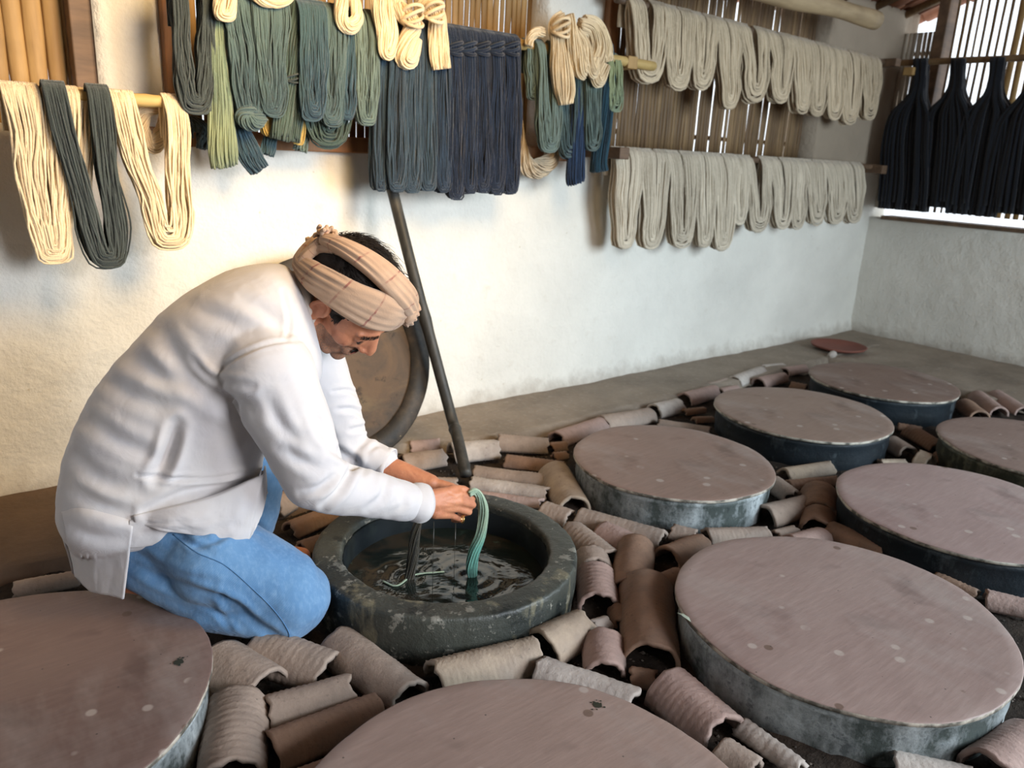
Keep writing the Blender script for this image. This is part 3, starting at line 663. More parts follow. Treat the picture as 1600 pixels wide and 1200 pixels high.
# crumbs of soil and small stones
mb = MB(); rg = random.Random(11); cnt = 0
ico = [(0, 0, 1), (1, 0, 0), (0, 1, 0), (-1, 0, 0), (0, -1, 0), (0, 0, -1)]; icf = [(0, 1, 2), (0, 2, 3), (0, 3, 4), (0, 4, 1), (5, 2, 1), (5, 3, 2), (5, 4, 3), (5, 1, 4)]
allv = list(VATS.values())+[(HX, HY, HR)]
while cnt < 5200:
    x = rg.uniform(-.3, 4.3)**1 if rg.random() < .5 else rg.uniform(.1, 2.4); y = rg.uniform(.2, 2.3)
    if any(math.hypot(x-a, y-b) < c+.002 for a, b, c in allv): continue
    s = rg.uniform(.0015, .0045)*(1.6 if rg.random() < .1 else 1); z = soil_z(x, y)+s*.5
    ca = rg.random()*6; q = np.array(ico)*np.array([s*rg.uniform(.7, 1.3), s*rg.uniform(.7, 1.3), s*rg.uniform(.6, 1)])
    R2 = np.array([[math.cos(ca), -math.sin(ca), 0], [math.sin(ca), math.cos(ca), 0], [0, 0, 1]])
    mb.add(q@R2.T+np.array([x, y, z]), icf, rg.random()); cnt += 1
tag(mb.build('soil_crumbs', M['pebble'], smooth=False), 'dark crumbs of soil and grit scattered between the vats', 'gravel', kind='stuff')
# red clay plate in the back corner
c = onz(1310, 541, .05)
V, F = lathe([(0.001, .0), (.10, .0), (.155, .016), (.165, .030), (.158, .032), (.145, .020), (.09, .010), (.001, .008)], (0, 0, 0), 64, closed=False)
o = mesh_obj('clay_plate', V, F, M['redclay']); o.location = (c[0], c[1], .030); tag(o, 'round red clay plate on the ledge in the back corner', 'plate')
V, F = tube([(0, 0, 0), (.05, .01, .005), (.08, .03, 0)], [.018, .022, .01], 8)
c = onz(1297, 558, .03); o = mesh_obj('stone', V, F, M['tile_pale']); o.location = (c[0], c[1], .035); tag(o, 'small white stone in front of the red plate', 'stone')

# leaning round board (lid of the open vat) and the staff
RD = .372; cb = (1.200, 2.44, .392); root = empty('leaning_vat_cover', (cb[0], 2.33, .03))
tilt = math.radians(20)
Rm = Matrix.Translation(cb) @ Matrix.Rotation(math.pi/2-tilt, 4, 'X')   # local +Z faces -y
def tv(V): return [tuple(Rm @ Vector(v)) for v in V]
V, F = lathe([(RD-.072, -.012), (RD-.008, -.012), (RD, -.004), (RD, .024), (RD-.008, .032), (RD-.045, .032), (RD-.074, .02)], n=120, wob=lambda a, r, z: .003*math.sin(3*a)+.002*fbm((math.cos(a)*3, math.sin(a)*3, z*9), 1.5, 3))
child(mesh_obj('rim', tv(V), F, M['rim']), root)
n = 60; V = []; F = []
for i in range(n+1):
    for j in range(n+1):
        x = (i/n*2-1); y = (j/n*2-1); xx = x*math.sqrt(1-y*y/2)*(RD-.065); yy = y*math.sqrt(1-x*x/2)*(RD-.065)
        V.append((xx, yy, .012+.004*fbm((xx*.6, yy, 0), 9, 4)))
F = [(i*(n+1)+j, (i+1)*(n+1)+j, (i+1)*(n+1)+j+1, i*(n+1)+j+1) for i in range(n) for j in range(n)]
o = mesh_obj('board', tv(V), F, M['panel']); m = o.modifiers.new('s', 'SOLIDIFY'); m.thickness = .014; child(o, root)
tag(root, 'round scorched board with blackened rim leaning on the wall behind the man', 'vat cover')
bt = onz(728, 742, .045); mid = ony(700, 632, 2.27); up1 = ony(640, 405, 2.44); tp = ony(598, 235, 2.60)
P = catmull([bt, (bt+mid)/2+np.array([.004, 0, 0]), mid, up1, tp], 50); rr = np.full(50, .0205); 
for k in (3, 17, 18, 32, 45): rr[k] *= 1.14
V, F = tube(P, rr, 14); tag(mesh_obj('bamboo_staff', V, F, M['staff'], loc=bt), 'long dark bamboo staff leaning on the wall behind the man\'s head', 'staff')

# ------------------------------------------------------------------ yarn
def smoothstep(t): t = np.clip(t, 0, 1); return t*t*(3-2*t)
def strands_obj(name, paths, r, mat, label, cat='yarn skein', group=None, loc=None, k=5, kind=None):
    mb = MB()
    for P in paths:
        V, F = tube(P, r*RNG.uniform(.85, 1.15), k); mb.add(V, F)
    loc = loc if loc is not None else paths[0][0]
    o = mb.build(name, M[mat], loc=tuple(loc)); return tag(o, label, cat, group, kind) if label else o
def skein(span, py, bot, Y, zt, mat, label, n=22, r=.0046, gap=.1, depth=.022, group=None, over=.024, wig=.0035, seed=None, pinch=0., m=46):
    """a loop of yarn hung over a pole: two legs in front joined by a U at the bottom. span px at height py, bot=(px,py,halfwidth px)"""
    rg = random.Random(seed if seed is not None else int(span[0]*13+bot[1])); y = Y-over
    n = int(n*1.75) if r < .006 else int(n*1.4); r *= .64 if r < .006 else .84; wig *= 1 if r < .0045 else .55
    xa, xb = ony(span[0], py, y)[0], ony(span[1], py, y)[0]; bp = ony(bot[0], bot[1], y)
    hw = abs(ony(bot[0]+bot[2], bot[1], y)[0]-bp[0]); xc = (xa+xb)/2; half = (xb-xa)/2; zb = bp[2]
    paths = []; q0, q1, q2 = rg.random()*6, rg.random()*6, rg.uniform(.04, .11)
    for i in range(n):
        for lay in range(3):
            u = (i+rg.uniform(-.35, .35))/(n-1); u = min(1, max(0, u)); dy = (lay-1)*depth*.5+rg.uniform(-.003, .003); dy0 = dy*.45
            legx = half*(1-u*(1-gap)); bx = hw*(1-u*.88)
            zbi = zb+hw*1.0*u*.9+abs(rg.gauss(0, .010))+(lay != 0)*.004; bx *= 1+rg.gauss(0, .10); bcx = bp[0]+rg.gauss(0, .004)
            ph = rg.random()*6.28; A = []
            for s in (-1, 1):
                pts = []
                if s == -1: pts += [(xc-legx, Y+over*.9+.5*abs(dy0), zt-.10), (xc-legx, Y+over*.8+.5*abs(dy0), zt-.01)]
                pts += [(xc+s*legx, Y, zt+over*.8+dy0*.4), (xc+s*legx, y+dy0, zt-.008)]
                for f in (.25, .5, .75, .9):
                    e = smoothstep(f)*.75+f*.25
                    cx = xc+(bp[0]-xc)*f+half*.10*math.sin(f*5+q0)*min(1, 2*f)*(1-f); w = legx+(bx-legx)*e; w *= 1+q2*math.sin(f*8+q1+s*.8); w *= 1-pinch*math.exp(-((f-.3)/.12)**2)
                    zz = zt+(zbi+bx*.9-zt)*f
                    pts.append((cx+s*w+wig*(math.sin(ph+f*9+s)+.6*math.sin(ph*3+f*17)), y+dy+wig*(math.sin(ph*2+f*7)+.5*math.sin(ph+f*19)), zz))
                if s == 1: pts += [(xc+legx, Y+over*.8+.5*abs(dy0), zt-.01), (xc+legx, Y+over*.9+.5*abs(dy0), zt-.10)]
                A.append(pts)
            left = A[0]; right = A[1]
            rt = right[:6]; tail = right[6:]
            # right: top, front, 4 legs, then over and behind
            mid = [(bcx-bx*.72, y+dy, zbi+bx*.26), (bcx, y+dy, zbi), (bcx+bx*.72, y+dy, zbi+bx*.26)]
            P = left+mid+rt[::-1]+tail
            paths.append(catmull(P, m))
    return strands_obj('yarn_skein', paths, r, mat, label, group=group, loc=(xc, Y, zt))
def hank(path, mat, label, Y, n=26, r=.0046, twist=.6, flat=.6, group=None, jit=0., cat='yarn skein', m=36, name='yarn_hank', link=True, wig=.0024, seed=None):
    """a bundle following (px, py, halfwidth px[, dy]) points in the plane y=Y"""
    rg = random.Random(seed if seed is not None else int(path[0][0]*7+path[-1][1])); n = int(n*2.2); r *= .68
    C3 = []; HW = []
    for p in path:
        yy = Y+(p[3] if len(p) > 3 else 0); c = ony(p[0], p[1], yy); C3.append(c); HW.append(abs(ony(p[0]+p[2], p[1], yy)[0]-c[0])*.83)
    C3 = catmull(C3, m); HW = catmull(np.array(HW)[:, None], m)[:, 0]
    T = np.gradient(C3, axis=0); T /= np.linalg.norm(T, axis=1)[:, None]; Yv = np.array([0, 1., 0])
    Wd = np.cross(T, Yv); Wd /= np.linalg.norm(Wd, axis=1)[:, None]+1e-9; Dd = np.cross(T, Wd)
    tt = np.linspace(0, 1, m); paths = []
    for i in range(n):
        rad = math.sqrt((i+.5)/n); a = i*2.39996; ph = rg.random()*6.28
        ang = a+twist*6.28*tt; cut = m
        if jit: cut = max(6, int(m*(1-jit*rg.random())))
        P = C3+Wd*(HW*rad*np.cos(ang))[:, None]+Dd*(HW*flat*rad*np.sin(ang))[:, None]
        P = P+np.outer(np.sin(tt*14+ph)*wig, [1, 0, .3])+np.outer(np.cos(tt*11+ph)*wig, [0, 1, 0])
        paths.append(P[:cut])
    return strands_obj(name, paths, r, mat, label, cat, group, loc=C3[0])
def ringtie(px, py, hwpx, Y, parent, mat, r=.0026, nr=3, dyk=.02, tall=.35):
    """a few turns of yarn wrapped round a bundle"""
    c = ony(px, py, Y); hw = abs(ony(px+hwpx, py, Y)[0]-c[0]); mb = MB()
    for q in range(nr):
        P = []
        for i in range(21):
            a = 2*math.pi*i/20; P.append((c[0]+hw*math.cos(a), c[1]+(hw*.7+.004)*math.sin(a), c[2]+(q-(nr-1)/2)*r*1.7+hw*tall*math.sin(a+q)))
        V, F = tube(P, r, 6, caps=False); mb.add(V, F)
    o = mb.build('tie', M[mat]); o.parent = parent; o.matrix_parent_inverse = Matrix.Translation(-Vector(parent.location)); return o

YP = 2.52
# left pole
skein((4, 122), 150, (86, 412, 30), YP, 1.205, 'cream', 'broad cream skein at the far left end of the short pole', n=20, gap=.06, depth=.035, r=.0052, wig=.004)
skein((108, 150), 150, (128, 340, 14), YP+.02, 1.205, 'cream', 'narrow cream skein showing between the two slate legs', n=9, gap=.05, depth=.02)
skein((70, 172), 160, (170, 420, 31), YP-.025, 1.215, 'slate', 'slate green skein hung slantwise beside the broad cream one', n=15, gap=.34, depth=.026, wig=.003)
skein((176, 290), 170, (266, 392, 34), YP, 1.205, 'cream', 'cream skein hanging open like a necklace right of the slate one', n=12, gap=.40, depth=.03, r=.0052, wig=.004)
hank([(250, 165, 12), (225, 175, 14), (222, 205, 15), (238, 228, 16), (254, 205, 14), (258, 180, 10)], 'cream', 'short fluffy cream hank bunched behind the necklace-like skein', YP+.06, n=24, twist=1.2)
# middle pole, teal group
zB = 1.512
skein((270, 337), 10, (306, 180, 26), YP, zB, 'slate', 'dark slate skein hanging open at the left of the teal group', n=15, gap=.36, depth=.026)
o = hank([(330, -90, 16, .0), (334, 10, 16, -.02), (340, 90, 16, -.03), (346, 170, 22, -.03), (348, 235, 26, -.03), (352, 264, 24, -.02)], 'olive', 'sage green skein with a pale streak, ending in a loose tassel', YP, n=70, twist=.12, jit=.05, flat=.45)
skein((344, 398), 40, (392, 192, 22), YP-.01, zB, 'teal', 'dusty teal skein ending in a curled knob', n=16, gap=.05, depth=.03)
o = hank([(392, 168, 14, -.02), (380, 184, 14, -.03), (396, 192, 15, -.03), (410, 180, 12, -.02)], 'teal', 'rolled teal curl at the end of the dusty teal skein', YP-.02, n=22, twist=1.)
skein((392, 450), 20, (424, 184, 17), YP-.015, zB, 'teal', 'wide dusty teal skein with lighter patches in the middle of the group', n=20, gap=.04, depth=.034)
o = hank([(366, 100, 14, .03), (372, 190, 16, .02), (390, 240, 22, .01), (408, 268, 18, .01)], 'blue', 'slate blue tassel hanging lowest under the teal skeins', YP, n=52, twist=.1, jit=.06, flat=.45)
o = hank([(430, 150, 8, .03), (424, 205, 12, .02), (416, 245, 12, .02)], 'blue', 'short slate blue tassel behind the ochre loop', YP, n=22, twist=.1, jit=.06)
o = hank([(464, -80, 16, .0), (466, 10, 15, -.02), (460, 70, 16, -.03), (455, 122, 13, -.03), (444, 175, 18, -.03), (436, 226, 17, -.03)], 'teal_green', 'green teal skein tied at mid height, left tail', YP, n=44, twist=.08, jit=.04, flat=.5)
ringtie(455, 122, 13, YP-.03, o, 'slate')
o = hank([(466, 0, 12, .01), (464, 80, 12, -.01), (462, 130, 11, -.02), (462, 180, 14, -.02), (456, 226, 13, -.02)], 'teal_green', 'green teal skein right beside the tied one', YP, n=30, twist=.08, jit=.04, flat=.5)
skein((404, 434), 165, (420, 216, 9), YP+.02, 1.30, 'yellow', 'ochre yellow loop peeping out between blue tassel and green tail', n=5, gap=.35, depth=.01)
skein((455, 478), 120, (466, 228, 9), YP+.015, zB-.1, 'yellow', 'ochre yellow loop at the right of the tied green skein', n=4, gap=.55, depth=.01)
hank([(474, 150, 8, .03), (476, 200, 10, .02), (468, 238, 13, .01)], 'teal_pale', 'grey-green tassel tip under the yellow loop', YP+.01, n=20, twist=.1, jit=.06)
skein((466, 508), 20, (488, 190, 18), YP-.02, zB, 'blue', 'slate blue skein right of the tied green one', n=16, gap=.05, depth=.032)
skein((498, 540), 20, (516, 199, 17), YP-.015, zB, 'teal', 'green-tinged teal skein beside the slate blue one', n=16, gap=.04, depth=.03)
skein((530, 556), 20, (540, 190, 13), YP-.005, zB, 'blue', 'narrow slate blue skein near the small cream loop', n=12, gap=.05, depth=.028)
skein((478, 556), 140, (514, 237, 30), YP+.01, zB-.10, 'teal_green', 'thin teal loop hanging below the sill like a swag', n=7, gap=.62, depth=.014)
skein((552, 590), 40, (572, 198, 15), YP-.01, zB, 'teal_pale', 'grey-green skein with a narrow slit, left of the navy yarn', n=14, gap=.12, depth=.028)
skein((583, 606), 90, (592, 299, 10), YP+.005, zB, 'bluegrey', 'narrow grey-blue skein at the left border of the navy panel', n=11, gap=.04, depth=.026)
NV = [((604, 634), (616, 301, 15), 'bluegrey', 'first broad grey-blue skein of the navy panel, from the left'),
      ((630, 656), (640, 303, 14), 'bluegrey', 'second broad grey-blue skein of the navy panel, from the left'),
      ((654, 678), (666, 300, 13), 'bluegrey', 'grey-blue skein of the navy panel under the knotted cream hank'),
      ((676, 700), (690, 303, 13), 'petrolnavy', 'blue-black skein of the navy panel just right of the cream hank'),
      ((697, 720), (709, 312, 13), 'navy', 'longest navy skein of the navy panel, reaching lowest'),
      ((718, 741), (730, 305, 12), 'navy', 'navy skein right of the longest one in the panel'),
      ((739, 762), (750, 302, 12), 'navy', 'third navy skein from the right end of the panel'),
      ((761, 784), (772, 305, 12), 'navy', 'second navy skein from the right end of the panel'),
      ((783, 809), (795, 304, 12), 'navy', 'navy skein at the right end of the panel, next to the bare pole')]
M['petrolnavy'] = m_yarn('blue_black_yarn', (.016, .034, .062), (.007, .016, .034))
for i, (sp, bt_, mt, lb) in enumerate(NV):
    o = skein(sp, 110, bt_, YP-.01, zB-.004, mt, lb, n=14, gap=.02, depth=.036, pinch=.28 if i > 3 else .1, r=.0046)
    if i > 3: ringtie((sp[0]+sp[1])/2, 76, 12, YP-.036, o, mt, r=.006, nr=3)
# knotted cream hanks in front
def knot(px, py, hw, Y, par): return ringtie(px, py, hw, Y, par, 'cream', r=.006, nr=4, tall=.5)
YC = 2.455
o = hank([(352, -60, 10), (346, -20, 11), (342, 12, 10), (345, 24, 9), (358, 24, 10), (362, 10, 8), (362, -20, 8)], 'cream', 'cream hank end with two lobes above the sage skein', YC, n=30, twist=.5)
hank([(395, -40, 9), (400, -8, 10), (425, 4, 9), (450, -6, 10), (455, -40, 9)], 'cream', 'cream loop cut by the top edge between the teal skeins', YC, n=24, twist=.5)
hank([(536, -40, 10), (533, 5, 12), (534, 30, 12), (545, 42, 12), (557, 32, 11), (556, 10, 9), (548, -20, 9)], 'cream', 'small cream loop hanging over the slate blue skein', YC, n=32, twist=.5)
o = hank([(590, -40, 12), (592, 10, 14), (600, 45, 14), (602, 78, 12), (608, 80, 12), (612, 50, 10), (604, 0, 8)], 'cream', 'first of three knotted cream hanks at the left end of the navy panel', YC, n=34, twist=.4)
o = hank([(628, 0, 10, .03), (620, 6, 11, 0), (632, 22, 14, -.01), (646, 40, 14, -.02), (636, 62, 14, -.01), (630, 90, 15, 0), (642, 92, 13, 0), (650, 60, 10, .01)], 'cream', 'middle one of three knotted cream hanks, with a fat knot', YC, n=38, twist=.8)
knot(644, 26, 15, YC-.02, o)
o = hank([(655, 14, 8, .02), (668, 6, 11, 0), (682, 22, 14, -.01), (684, 50, 17, 0), (686, 85, 18, 0), (689, 112, 16, 0)], 'cream', 'rightmost of three knotted cream hanks, hanging straight as a block', YC, n=60, twist=.15, flat=.5, jit=.03)
knot(678, 20, 13, YC-.02, o)
# right end of the middle pole
skein((822, 846), 80, (832, 158, 9), YP+.02, zB-.006, 'teal_pale', 'short grey-green loop at the start of the right-hand group', n=9, gap=.1)
skein((838, 872), 90, (856, 241, 15), YP-.01, zB-.006, 'teal_pale', 'grey-green skein hanging open left of the cream cluster', n=12, gap=.30, depth=.03)
skein((868, 906), 150, (888, 250, 15), YP+.02, zB-.04, 'teal', 'teal loop half hidden behind the long cream hank', n=9, gap=.5, depth=.02)
hank([(900, 60, 13, .02), (902, 130, 13, .01), (902, 200, 13, .0), (899, 270, 15, -.01), (900, 288, 14, -.01)], 'royal', 'royal indigo tail hanging lowest in the right-hand group', YP, n=46, twist=.05, jit=.04, flat=.6)
skein((912, 934), 100, (924, 238, 11), YP, zB-.01, 'teal_pale', 'grey-green skein between the two dark blue tails', n=10, gap=.1)
hank([(946, 70, 13, .01), (948, 130, 14, 0), (942, 200, 14, 0), (936, 250, 13, -.01), (936, 270, 14, -.01)], 'petrol', 'petrol blue tail right of the royal one', YP, n=46, twist=.05, jit=.04, flat=.6)
skein((948, 968), 95, (958, 178, 9), YP+.01, zB-.01, 'olive', 'narrow sage green skein at the end of the pole by the orange post', n=7, gap=.2)
hank([(850, 50, 6), (838, 50, 7), (830, 58, 7), (826, 72, 6)], 'cream', 'thin cream loop over the pole left of the cream cluster', YC+.02, n=16, twist=.4)
o = hank([(880, 26, 9), (868, 40, 11), (872, 66, 12), (876, 100, 18), (882, 140, 18), (884, 163, 11)], 'cream', 'longest cream hank of the right-hand cluster, pointed at the bottom', YC, n=50, twist=.2, flat=.6)
knot(876, 44, 11, YC-.02, o)
hank([(886, 24, 10), (892, 50, 12), (900, 80, 14), (908, 108, 13), (914, 112, 10)], 'cream', 'cream lobe right beside the longest cream hank', YC-.02, n=34, twist=.3)
hank([(900, 50, 8), (912, 70, 10), (920, 100, 10), (928, 112, 9), (932, 90, 8)], 'cream', 'short cream lobe in the middle of the cluster', YC-.01, n=26, twist=.3)
o = hank([(905, 40, 10), (925, 46, 11), (936, 75, 12), (930, 108, 11), (936, 124, 11), (944, 100, 10)], 'cream', 'cream lobe hanging lower at the cluster\'s right', YC, n=32, twist=.4)
hank([(912, 34, 9), (932, 40, 10), (946, 70, 10), (950, 96, 9)], 'cream', 'rightmost cream lobe of the cluster, near the orange post', YC+.01, n=28, twist=.3)
# fluffy cream skein at the sill
hank([(806, 190, 10), (812, 240, 14), (826, 262, 13), (845, 262, 14), (862, 244, 12), (858, 200, 9)], 'cream_far', 'fluffy beige skein bunched at the sill behind the navy panel', 2.60, n=34, twist=.9, wig=.005)
hank([(292, 215, 8), (298, 190, 10), (318, 205, 12), (316, 232, 9)], 'slate', 'dark fluff of yarn at the sill left of the sage tassel', 2.62, n=16, twist=.9, wig=.006)
# two rows of cream skeins
YU = 2.58
UP = [((981, 1040), 20, (1008, 133, 22)), ((1037, 1083), 25, (1053, 142, 17)), ((1078, 1122), 30, (1090, 142, 15)), ((1114, 1154), 40, (1134, 172, 13)), ((1150, 1198), 60, (1173, 163, 18)),
      ((1194, 1238), 70, (1213, 163, 13)), ((1230, 1264), 80, (1246, 180, 12)), ((1258, 1290), 90, (1270, 183, 11)), ((1282, 1314), 95, (1297, 188, 11)), ((1306, 1344), 100, (1321, 197, 12)), ((1340, 1373), 105, (1352, 190, 12))]
UL = ['nearest skein of the upper beige row, hanging open', 'second skein of the upper row, with a twisted bottom', 'third skein of the upper beige row', 'fourth skein of the upper row, longer than its left neighbours', 'fifth skein of the upper row, wide open at the bottom',
      'sixth skein of the upper beige row, short and square ended', 'seventh skein of the upper beige row', 'eighth skein of the upper beige row', 'ninth skein of the upper beige row', 'tenth skein of the upper row, hanging lowest of the row', 'last skein of the upper row, next to the mud column']
for i, ((sp, py, b), lb) in enumerate(zip(UP, UL)):
    skein(sp, py, b, YU, 1.742-.027*i/10, 'cream_far', lb, n=13 if i < 6 else 10, r=.0062, gap=.22 if i in (0, 4) else .08, depth=.04, group='beige skeins on the upper pole', m=34)
LO = [((958, 1002), 250, (972, 390, 14)), ((1000, 1044), 250, (1012, 390, 15)), ((1041, 1084), 250, (1060, 388, 17)), ((1082, 1114), 255, (1095, 388, 12)), ((1108, 1148), 255, (1124, 392, 13)),
      ((1142, 1166), 255, (1150, 352, 9)), ((1160, 1201), 260, (1180, 364, 15)), ((1198, 1238), 260, (1216, 361, 13)), ((1234, 1256), 262, (1240, 358, 10)), ((1252, 1288), 265, (1270, 352, 12)), ((1285, 1316), 265, (1301, 351, 11)), ((1312, 1346), 268, (1328, 351, 12))]
LL = ['nearest skein of the lower pale row, by the reddish block', 'second skein of the lower pale row', 'third skein of the lower pale row, bulging at the bottom', 'fourth skein of the lower pale row', 'fifth skein of the lower row, ending squarely and lowest',
      'short narrow skein right of the lowest one in the lower row', 'open-looped skein in the middle of the lower row', 'skein right of the open-looped one in the lower row', 'narrow skein in the right half of the lower row', 'third skein from the right end of the lower row', 'second skein from the right end of the lower row', 'last skein of the lower row, next to the mud column']
for i, ((sp, py, b), lb) in enumerate(zip(LO, LL)):
    skein(sp, py, b, YU, 1.128-.01*i/11, 'cream_low', lb, n=13 if i < 6 else 10, r=.0062, gap=.35 if i == 6 else .08, depth=.04, group='pale skeins on the lower pole', m=34)
# black-blue bunches in front of the back wall
def dark_bunch(prof, label, seed, n=170):
    rg = random.Random(seed); X = 5.06; m = 26
    C3 = []; HW = []
    for (px, py, hp) in prof:
        c = onx(px, py, X); C3.append(c); HW.append(abs(onx(px+hp, py, X)[1]-c[1]))
    C3 = catmull(C3, m); HW = catmull(np.array(HW)[:, None], m)[:, 0]; paths = []; tt = np.linspace(0, 1, m)
    for i in range(n):
        a = rg.uniform(-1, 1); b = rg.uniform(-1, 1); ph = rg.random()*6
        P = C3+np.outer(HW*a+np.sin(tt*12+ph)*.003, [0, 1, 0])+np.outer(np.minimum(HW, .05)*.8*b, [1, 0, 0])
        paths.append(P[:int(m*(1-.05*rg.random()))])
    return strands_obj('yarn_bunch', paths, .011, 'deep', label, group='black-blue bunches on the back pole', loc=C3[0])
dark_bunch([(1440, 92, 8), (1438, 125, 8), (1434, 152, 12), (1424, 180, 30), (1418, 225, 36), (1416, 290, 38), (1410, 340, 38)], 'black-blue yarn bunch nearest the back corner', 1)
dark_bunch([(1498, 92, 8), (1496, 125, 8), (1492, 150, 14), (1486, 178, 34), (1484, 225, 38), (1478, 290, 42), (1474, 335, 46)], 'second black-blue yarn bunch from the back corner', 2)
dark_bunch([(1560, 90, 8), (1556, 125, 8), (1552, 152, 14), (1545, 180, 34), (1535, 225, 40), (1524, 290, 42), (1514, 350, 38)], 'third black-blue bunch from the back corner, hanging lowest', 3)
dark_bunch([(1622, 92, 9), (1618, 130, 9), (1612, 155, 18), (1600, 185, 36), (1590, 240, 44), (1580, 300, 48), (1574, 344, 48)], 'black-blue yarn bunch cut by the right edge', 4)

# ------------------------------------------------------------------ the kneeling man
P0 = np.array([.40, 1.80, 0.]); PSI = math.radians(-20)
NR = np.array([math.sin(PSI), -math.cos(PSI), 0.])       # towards his right side (the camera)
def pp(px, py, off=0.):
    d = ray(px, py); t = (off-(CO-P0)@NR)/(d@NR); return CO+d*t
def capsule(a, b, r1, r2, k=20, sc_=None):
    a = np.asarray(a, float); b = np.asarray(b, float); d = b-a; L = np.linalg.norm(d); d = d/L if L > 1e-9 else np.array([0, 0, 1.])
    u = np.cross(d, [0, 0, 1.] if abs(d[2]) < .9 else [1., 0, 0]); u /= np.linalg.norm(u); v = np.cross(d, u)
    prof = [(-r1*math.cos(t), r1*math.sin(t), 0) for t in np.linspace(.02, math.pi/2, 7)]+[(r2*math.sin(t), r2*math.cos(t), 1) for t in np.linspace(0, math.pi/2-.02, 7)]
    V = []
    for (s, rr, e) in prof:
        c = (b if e else a)+d*s
        for j in range(k):
            t = 2*math.pi*j/k; V.append(c+rr*(math.cos(t)*u+math.sin(t)*v))
    n = len(prof); F = [(i*k+j, i*k+(j+1) % k, (i+1)*k+(j+1) % k, (i+1)*k+j) for i in range(n-1) for j in range(k)]
    F += [tuple(range(k))[::-1], tuple((n-1)*k+j for j in range(k))]
    return np.array(V), F
def ellip(c, r, M3=None, k=24, m=14):
    V = []; 
    for i in range(1, m):
        t = math.pi*i/m
        for j in range(k):
            p = 2*math.pi*j/k; V.append((r[0]*math.sin(t)*math.cos(p), r[1]*math.sin(t)*math.sin(p), r[2]*math.cos(t)))
    V += [(0, 0, r[2]), (0, 0, -r[2])]; V = np.array(V)
    if M3 is not None: V = V@np.asarray(M3).T
    F = [(i*k+j, (i+1)*k+j, (i+1)*k+(j+1) % k, i*k+(j+1) % k) for i in range(m-2) for j in range(k)]
    N = len(V); F += [(N-2, j, (j+1) % k) for j in range(k)]+[(N-1, (m-2)*k+(j+1) % k, (m-2)*k+j) for j in range(k)]
    return V+np.asarray(c), F
def voxel(parts, size, smooth_it=3, smooth_f=.6):
    """union of closed shapes as one continuous surface; returns vertices, faces"""
    V = []; F = []; n = 0
    for v, f in parts: V.append(v); F += [tuple(i+n for i in q) for q in f]; n += len(v)
    me = bpy.data.meshes.new('tmp'); me.from_pydata(np.concatenate(V).tolist(), [], F); me.update()
    bm = bmesh.new(); bm.from_mesh(me); bmesh.ops.recalc_face_normals(bm, faces=bm.faces); bm.to_mesh(me); bm.free()
    o = bpy.data.objects.new('tmp', me); COL.objects.link(o)
    m = o.modifiers.new('r', 'REMESH'); m.mode = 'VOXEL'; m.voxel_size = size
    m = o.modifiers.new('s', 'SMOOTH'); m.iterations = smooth_it; m.factor = smooth_f
    bpy.context.view_layer.update(); ev = o.evaluated_get(bpy.context.evaluated_depsgraph_get()); e = ev.to_mesh()
    co = np.empty(len(e.vertices)*3); e.vertices.foreach_get('co', co); no = np.empty(len(e.vertices)*3); e.vertices.foreach_get('normal', no)
    Fo = [tuple(p.vertices) for p in e.polygons]; ev.to_mesh_clear(); bpy.data.objects.remove(o); bpy.data.meshes.remove(me)
    return co.reshape(-1, 3), no.reshape(-1, 3), Fo
def loft(secs, k=40, power=2.3):
    """secs: list of (center, halfvec_v, halfwidth vector, power)"""
    V = []
    for (c, v, w) in secs:
        for j in range(k):
            t = 2*math.pi*j/k; cc, ss = math.cos(t), math.sin(t); e = 2/power
            V.append(c+v*math.copysign(abs(cc)**e, cc)+w*math.copysign(abs(ss)**e, ss))
    n = len(secs); F = [(i*k+j, i*k+(j+1) % k, (i+1)*k+(j+1) % k, (i+1)*k+j) for i in range(n-1) for j in range(k)]
    F += [tuple(range(k))[::-1], tuple((n-1)*k+j for j in range(k))]
    return np.array(V), F
def interp_secs(S, n):
    A = np.array([[*pp(*s[0], 0), *pp(*s[1], 0), s[2]] for s in S]); A = catmull(A, n); out = []
    for r in A:
        B, Fp, w = r[:3], r[3:6], r[6]; out.append(((B+Fp)/2, (B-Fp)/2, NR*w))
    return out
CK = [1.]
def sculpt(V, N, creases, near=True):
    """press folds into the cloth: creases are (points in px, half width px, depth m)"""
    x, y, d = project(V); tocam = ((CO-V)*N).sum(1) > 0
    D = np.zeros(len(V))
    for pts, w, dep in creases:
        P = catmull(np.array(pts, float), 16); best = np.full(len(V), 1e9); tb = np.zeros(len(V))
        for i in range(15):
            a, b = P[i], P[i+1]; ab = b-a; t = np.clip(((x-a[0])*ab[0]+(y-a[1])*ab[1])/(ab@ab+1e-9), 0, 1)
            q = np.hypot(x-a[0]-t*ab[0], y-a[1]-t*ab[1]); m = q < best; best[m] = q[m]; tb[m] = (i+t[m])/15
        taper = np.sin(np.clip(tb*.9+.05, 0, 1)*math.pi)**.6; q = best/w
        D += dep*taper*(-np.exp(-q*q)+.45*np.exp(-((q-1.9)/.9)**2))
    D *= tocam*CK[0]
    return V+N*D[:, None]
def curved(V, N, s, amp, seed=0, stretch=(1, 1, 1)):
    return V+N*np.array([amp*fbm((v[0]*stretch[0], v[1]*stretch[1], v[2]*stretch[2]+seed), s, 3) for v in V])[:, None]

# key joints
NECKB = pp(468, 455, 0); CH = pp(400, 520, 0); PEL = pp(215, 775, 0)
RS, RE, RW = pp(422, 585, .165), pp(490, 748, .205), pp(662, 789, .085)
LS, LE, LW = pp(480, 545, -.165), pp(545, 712, -.19), pp(672, 756, -.055)
